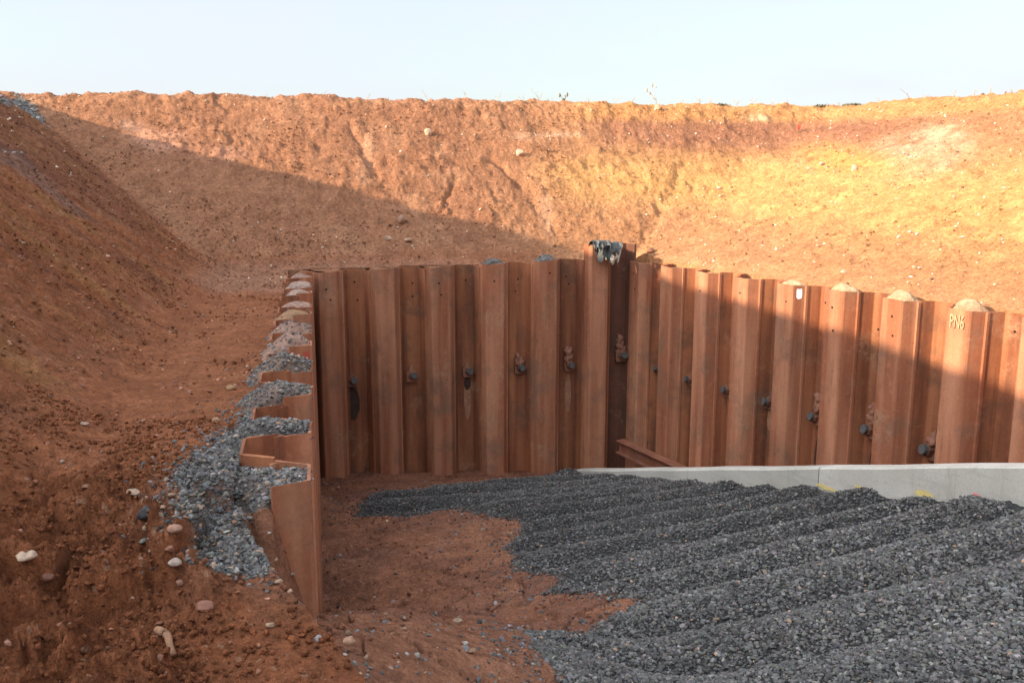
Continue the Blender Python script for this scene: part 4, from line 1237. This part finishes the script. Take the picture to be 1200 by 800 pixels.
# ------------------------------------------------------------------ single rocks
def rock(px, py, wpx, col, label, cat='rock', group=None, H=H_outer, flat=.6, seed=0, aspect=1.0):
    P = hit(px, py, H)
    d = P.y; w = wpx * d / FPX
    bm = bmesh.new(); bmesh.ops.create_icosphere(bm, subdivisions=3, radius=.5)
    co = np.array([v.co[:] for v in bm.verts]); rs = np.random.default_rng(seed + px)
    # planes cut the ball into a blocky stone
    for _ in range(9):
        nrm = rs.normal(0, 1, 3); nrm /= np.linalg.norm(nrm); dd = rs.uniform(.27, .42)
        t = co @ nrm - dd; co -= np.maximum(t, 0)[:, None] * nrm * .92
    co *= np.array([1, rs.uniform(.7, .95) * aspect, flat]) * w
    a = rs.uniform(-.4, .4); c_, s_ = math.cos(a), math.sin(a)
    co[:, :2] = co[:, :2] @ np.array([[c_, s_], [-s_, c_]])
    k = noise2(co[:, 0] / w * 5, co[:, 1] / w * 5 + co[:, 2] / w * 4, seed) * .03 * w
    co += co / (np.linalg.norm(co, axis=1)[:, None] + 1e-6) * k[:, None]
    for v, q in zip(bm.verts, co): v.co = q
    me = bpy.data.meshes.new('rock'); bm.to_mesh(me); bm.free()
    a = me.attributes.new('Col', 'FLOAT_COLOR', 'POINT'); cc = np.ones((len(co), 4), np.float32)
    cc[:, :3] = np.array(col) * np.array([.74, .66, .60]) * (1 + .2 * noise2(co[:, 0] / w * 3, co[:, 2] / w * 3, seed + 5)[:, None]); a.data.foreach_set('color', cc.ravel())
    for p in me.polygons: p.use_smooth = True
    o = link('rock', me, M_STONE); o.location = P + Vector((0, 0, w * flat * .22))
    return tag(o, label, cat, group)
rock(172, 608, 27, (.075, .08, .085), 'rounded dark slate cobble at the left tip of the gravel spill', seed=1, flat=.75)
rock(158, 578, 20, (.50, .40, .30), 'smooth oval buff stone left above the dark cobble', seed=2, flat=.5)
rock(201, 581, 10, (.56, .45, .36), 'small pale stone touching the gravel spill above the dark cobble', seed=3)
rock(270, 457, 14, (.46, .30, .16), 'yellowish stone on the bench left of the pile wall', seed=4)
rock(254, 494, 14, (.42, .26, .16), 'tan stone on the bench below the yellowish one', seed=5)
rock(30, 656, 30, (.56, .44, .33), 'flat whitish slab among the red clods at the left edge', seed=6, flat=.35)
rock(205, 662, 19, (.42, .36, .31), 'round greyish stone in the stone trail below the spill', seed=7)
rock(205, 624, 20, (.42, .26, .19), 'pinkish stone between the dark cobble and the gravel', seed=8)
rock(212, 686, 14, (.34, .20, .14), 'brown stone at the upper end of the stone trail', seed=9)
rock(373, 750, 15, (.30, .31, .32), 'blue grey stone at the foot of the front pile', seed=10)
rock(316, 735, 14, (.48, .36, .25), 'buff stone left of the foot of the front pile', seed=11)
rock(410, 752, 18, (.42, .27, .18), 'tan stone right of the foot of the front pile', seed=12)
rock(99, 498, 11, (.44, .33, .25), 'pale stone low on the left slope', seed=13)
rock(100, 574, 14, (.36, .20, .14), 'pinkish flat stone below the left slope', seed=14, flat=.45)
rock(240, 715, 26, (.33, .165, .115), 'large pinkish block in the stone trail', seed=15)
rock(58, 695, 18, (.22, .10, .065), 'dark red block between the clods at left', seed=16)
rock(471, 260, 16, (.40, .26, .18), 'greyish boulder in the shadow low on the far bank', seed=17, flat=.7)
rock(502, 158, 11, (.66, .50, .36), 'bright pale boulder high on the far bank left of the yellow sand', seed=18, flat=.9)
rock(609, 182, 11, (.68, .52, .38), 'bright pale boulder at the left end of the yellow sand', seed=19, flat=.9)
rock(1001, 200, 10, (.72, .58, .42), 'white boulder in the yellow sand on the right of the far bank', seed=20, flat=1.0)
rock(771, 128, 10, (.60, .42, .28), 'pale rounded lump just under the crest', seed=21, flat=.9)
rock(963, 193, 9, (.70, .56, .42), 'small white flat stone left of the white boulder', seed=22, flat=.5)
rock(989, 320, 9, (.70, .54, .38), 'pale stone just above the sand caps of the right wall', seed=23)
rock(1071, 314, 8, (.70, .54, .38), 'pale stone on the bank right above the tallest sand cap', seed=24)
rock(455, 281, 10, (.50, .38, .28), 'pale stone low on the far bank above the back wall', seed=25)
rock(478, 283, 10, (.46, .33, .24), 'buff stone beside the pale one above the back wall', seed=26)
rock(536, 728, 16, (.48, .36, .27), 'pale slab on the bare soil of the pit floor', H=H_pit, seed=27, flat=.4)
rock(552, 764, 18, (.42, .27, .17), 'tan flat stone near the bottom edge of the photo', H=H_pit, seed=28, flat=.4)
rock(1010, 722, 10, (.36, .34, .30), 'pale rounded stone on the near gravel', H=H_pit, seed=29)
rock(762, 296, 10, (.30, .15, .09), 'brown clod beside the tall corner pile', 'clod', seed=30, flat=.9)

# ------------------------------------------------------------------ root, stake, weeds
def tube(bm, pts, r0, r1, seg=7):
    prev = None; n = len(pts)
    for i, p in enumerate(pts):
        t = (pts[min(i + 1, n - 1)] - pts[max(i - 1, 0)]).normalized()
        a = t.orthogonal().normalized(); b = t.cross(a)
        r = r0 + (r1 - r0) * i / (n - 1)
        ring = [bm.verts.new(p + a * r * math.cos(2 * math.pi * k / seg) + b * r * math.sin(2 * math.pi * k / seg)) for k in range(seg)]
        if prev:
            for k in range(seg): bm.faces.new((prev[k], prev[(k + 1) % seg], ring[(k + 1) % seg], ring[k]))
        else: bm.faces.new(ring[::-1])
        prev = ring
    bm.faces.new(prev)
def root_stick():
    A = hit(185, 748, H_outer); B = hit(208, 774, H_outer)
    A.z += .035; B.z += .012
    pts = [A.lerp(B, t) + Vector((.012 * math.sin(t * 5), 0, .02 * math.sin(t * math.pi))) for t in [i / 9 for i in range(10)]]
    bm = bmesh.new(); tube(bm, [p - A for p in pts], .018, .012, 9)
    me = finish(bm, 'root', 0, True); o = link('root', me, M_WOOD); o.location = A
    tag(o, 'short bent piece of root lying on the red clods', 'root')
root_stick()
def stake():
    P = hit(935, 155, H_outer)
    root = empty('marker_stake', P); tag(root, 'small red topped marker stake leaning on the far bank', 'marker stake')
    bm = bmesh.new(); m = Matrix.Rotation(R(8), 4, 'Y'); box(bm, -.022, .022, -.022, .022, -.15, .12, m); link('post', finish(bm, 'post', .003), M_WOOD, root)
    bm = bmesh.new(); box(bm, -.036, .036, -.027, .027, .06, .17, m); link('red_cap', finish(bm, 'red_cap', .006), M_RED, root)
stake()

def crest_point(px):
    """first skyline point along this image column"""
    r = ray(px, 118); d = np.array([r[0], r[1]]) / math.hypot(r[0], r[1])
    ts = np.arange(14, 34, .05); x = ts * d[0]; y = ts * d[1]; z = H_outer(x, y)
    ang = (z - CAM_H) / ts; k = int(np.argmax(ang)); return Vector((x[k], y[k], z[k] - .03))
def weed(px, h, stalks, label, group=None, lean=0, heads=False, seed=0, mat=M_STRAW, spread=.12, th=.007):
    P = crest_point(px); rs = random.Random(seed + px); bm = bmesh.new()
    for i in range(stalks):
        b = Vector((rs.uniform(-.006, .006), rs.uniform(-.006, .006), -.05)); hh = h * rs.uniform(.55, 1.0); lx = lean + rs.uniform(-.7, .7) * (stalks > 1); ly = rs.uniform(-.2, .2)
        pts = [b + Vector((lx * hh * t * t, ly * hh * t * t, hh * t)) for t in [k / 6 for k in range(7)]]
        tube(bm, pts, th, th * .5, 4)
        for q in range(rs.randint(2, 4)):
            t = rs.uniform(.35, .95); k = int(t * 6); a = pts[k]; dr = Vector((rs.uniform(-1, 1), rs.uniform(-.5, .5), rs.uniform(.4, 1.2))).normalized() * hh * rs.uniform(.12, .28)
            tube(bm, [a, a + dr * .5 + Vector((0, 0, .01)), a + dr], th * .7, th * .4, 4)
            if heads:
                bmesh.ops.create_icosphere(bm, subdivisions=1, radius=.02, matrix=Matrix.Translation(a + dr))
        if heads:
            bmesh.ops.create_icosphere(bm, subdivisions=1, radius=.03, matrix=Matrix.Translation(pts[-1]) @ Matrix.Diagonal((.8, .8, 2, 1)))
    me = finish(bm, 'dry_weed'); o = link('dry_weed', me, mat); o.location = P
    return tag(o, label, 'weed', group)
weed(770, .55, 2, 'tallest dry weed on the crest, with a bushy seed head', None, -.05, True, 1, th=.006)
weed(661, .26, 2, 'short dark weed standing on the middle of the crest', None, 0, True, 2, M_SCRUB, th=.010)
weed(1066, .30, 1, 'bare twig leaning left on the crest at the right', None, -.9, False, 3, M_WOOD, .02, th=.008)
WG = 'thin dry weeds along the crest'
for i, (px, h, n) in enumerate([(88, .15, 2), (312, .2, 2), (378, .2, 2), (502, .34, 2), (547, .26, 2), (632, .42, 4), (645, .22, 3), (722, .3, 2), (832, .25, 4), (862, .34, 3), (884, .36, 3), (1030, .2, 3), (1118, .25, 2), (1160, .25, 2), (205, .16, 2), (430, .24, 3), (455, .18, 2), (585, .3, 2), (612, .24, 3), (690, .2, 3), (740, .22, 2), (800, .28, 3), (820, .3, 4), (905, .26, 4), (925, .2, 3), (985, .25, 3), (1085, .2, 3), (1140, .3, 2), (1185, .2, 3)]):
    weed(px, h, n, 'thin pale dry weed standing on the crest of the earth bank', WG, 0, False, 10 + i, th=.005)
def scrub(px, w, h, label, seed):
    P = crest_point(px); rs = np.random.default_rng(seed); n = 420
    c = rs.normal(0, 1, (n, 3)) * np.array([w / 4, .12, h / 4]) + np.array([0, .1, h * .3]); c[:, 2] = np.abs(c[:, 2])
    V = []; F = []
    for i in range(n):
        d = rs.normal(0, 1, 3); d /= np.linalg.norm(d); e = np.cross(d, rs.normal(0, 1, 3)); e /= np.linalg.norm(e)
        l, b = rs.uniform(.025, .06), rs.uniform(.008, .018)
        k = len(V); V += [c[i] - d * l, c[i] + e * b, c[i] + d * l, c[i] - e * b]; F.append((k, k + 1, k + 2, k + 3))
    o = link('scrub', np_mesh('scrub', np.array(V), np.array(F)), M_SCRUB); o.location = P
    tag(o, label, 'scrub')
scrub(964, .34, .07, 'left one of two low dull green scrub tufts on the crest', 1)
scrub(1002, .4, .07, 'right one of two low dull green scrub tufts on the crest', 2)
scrub(845, .3, .05, 'flat thin scrub tuft among dry weeds on the crest', 3)
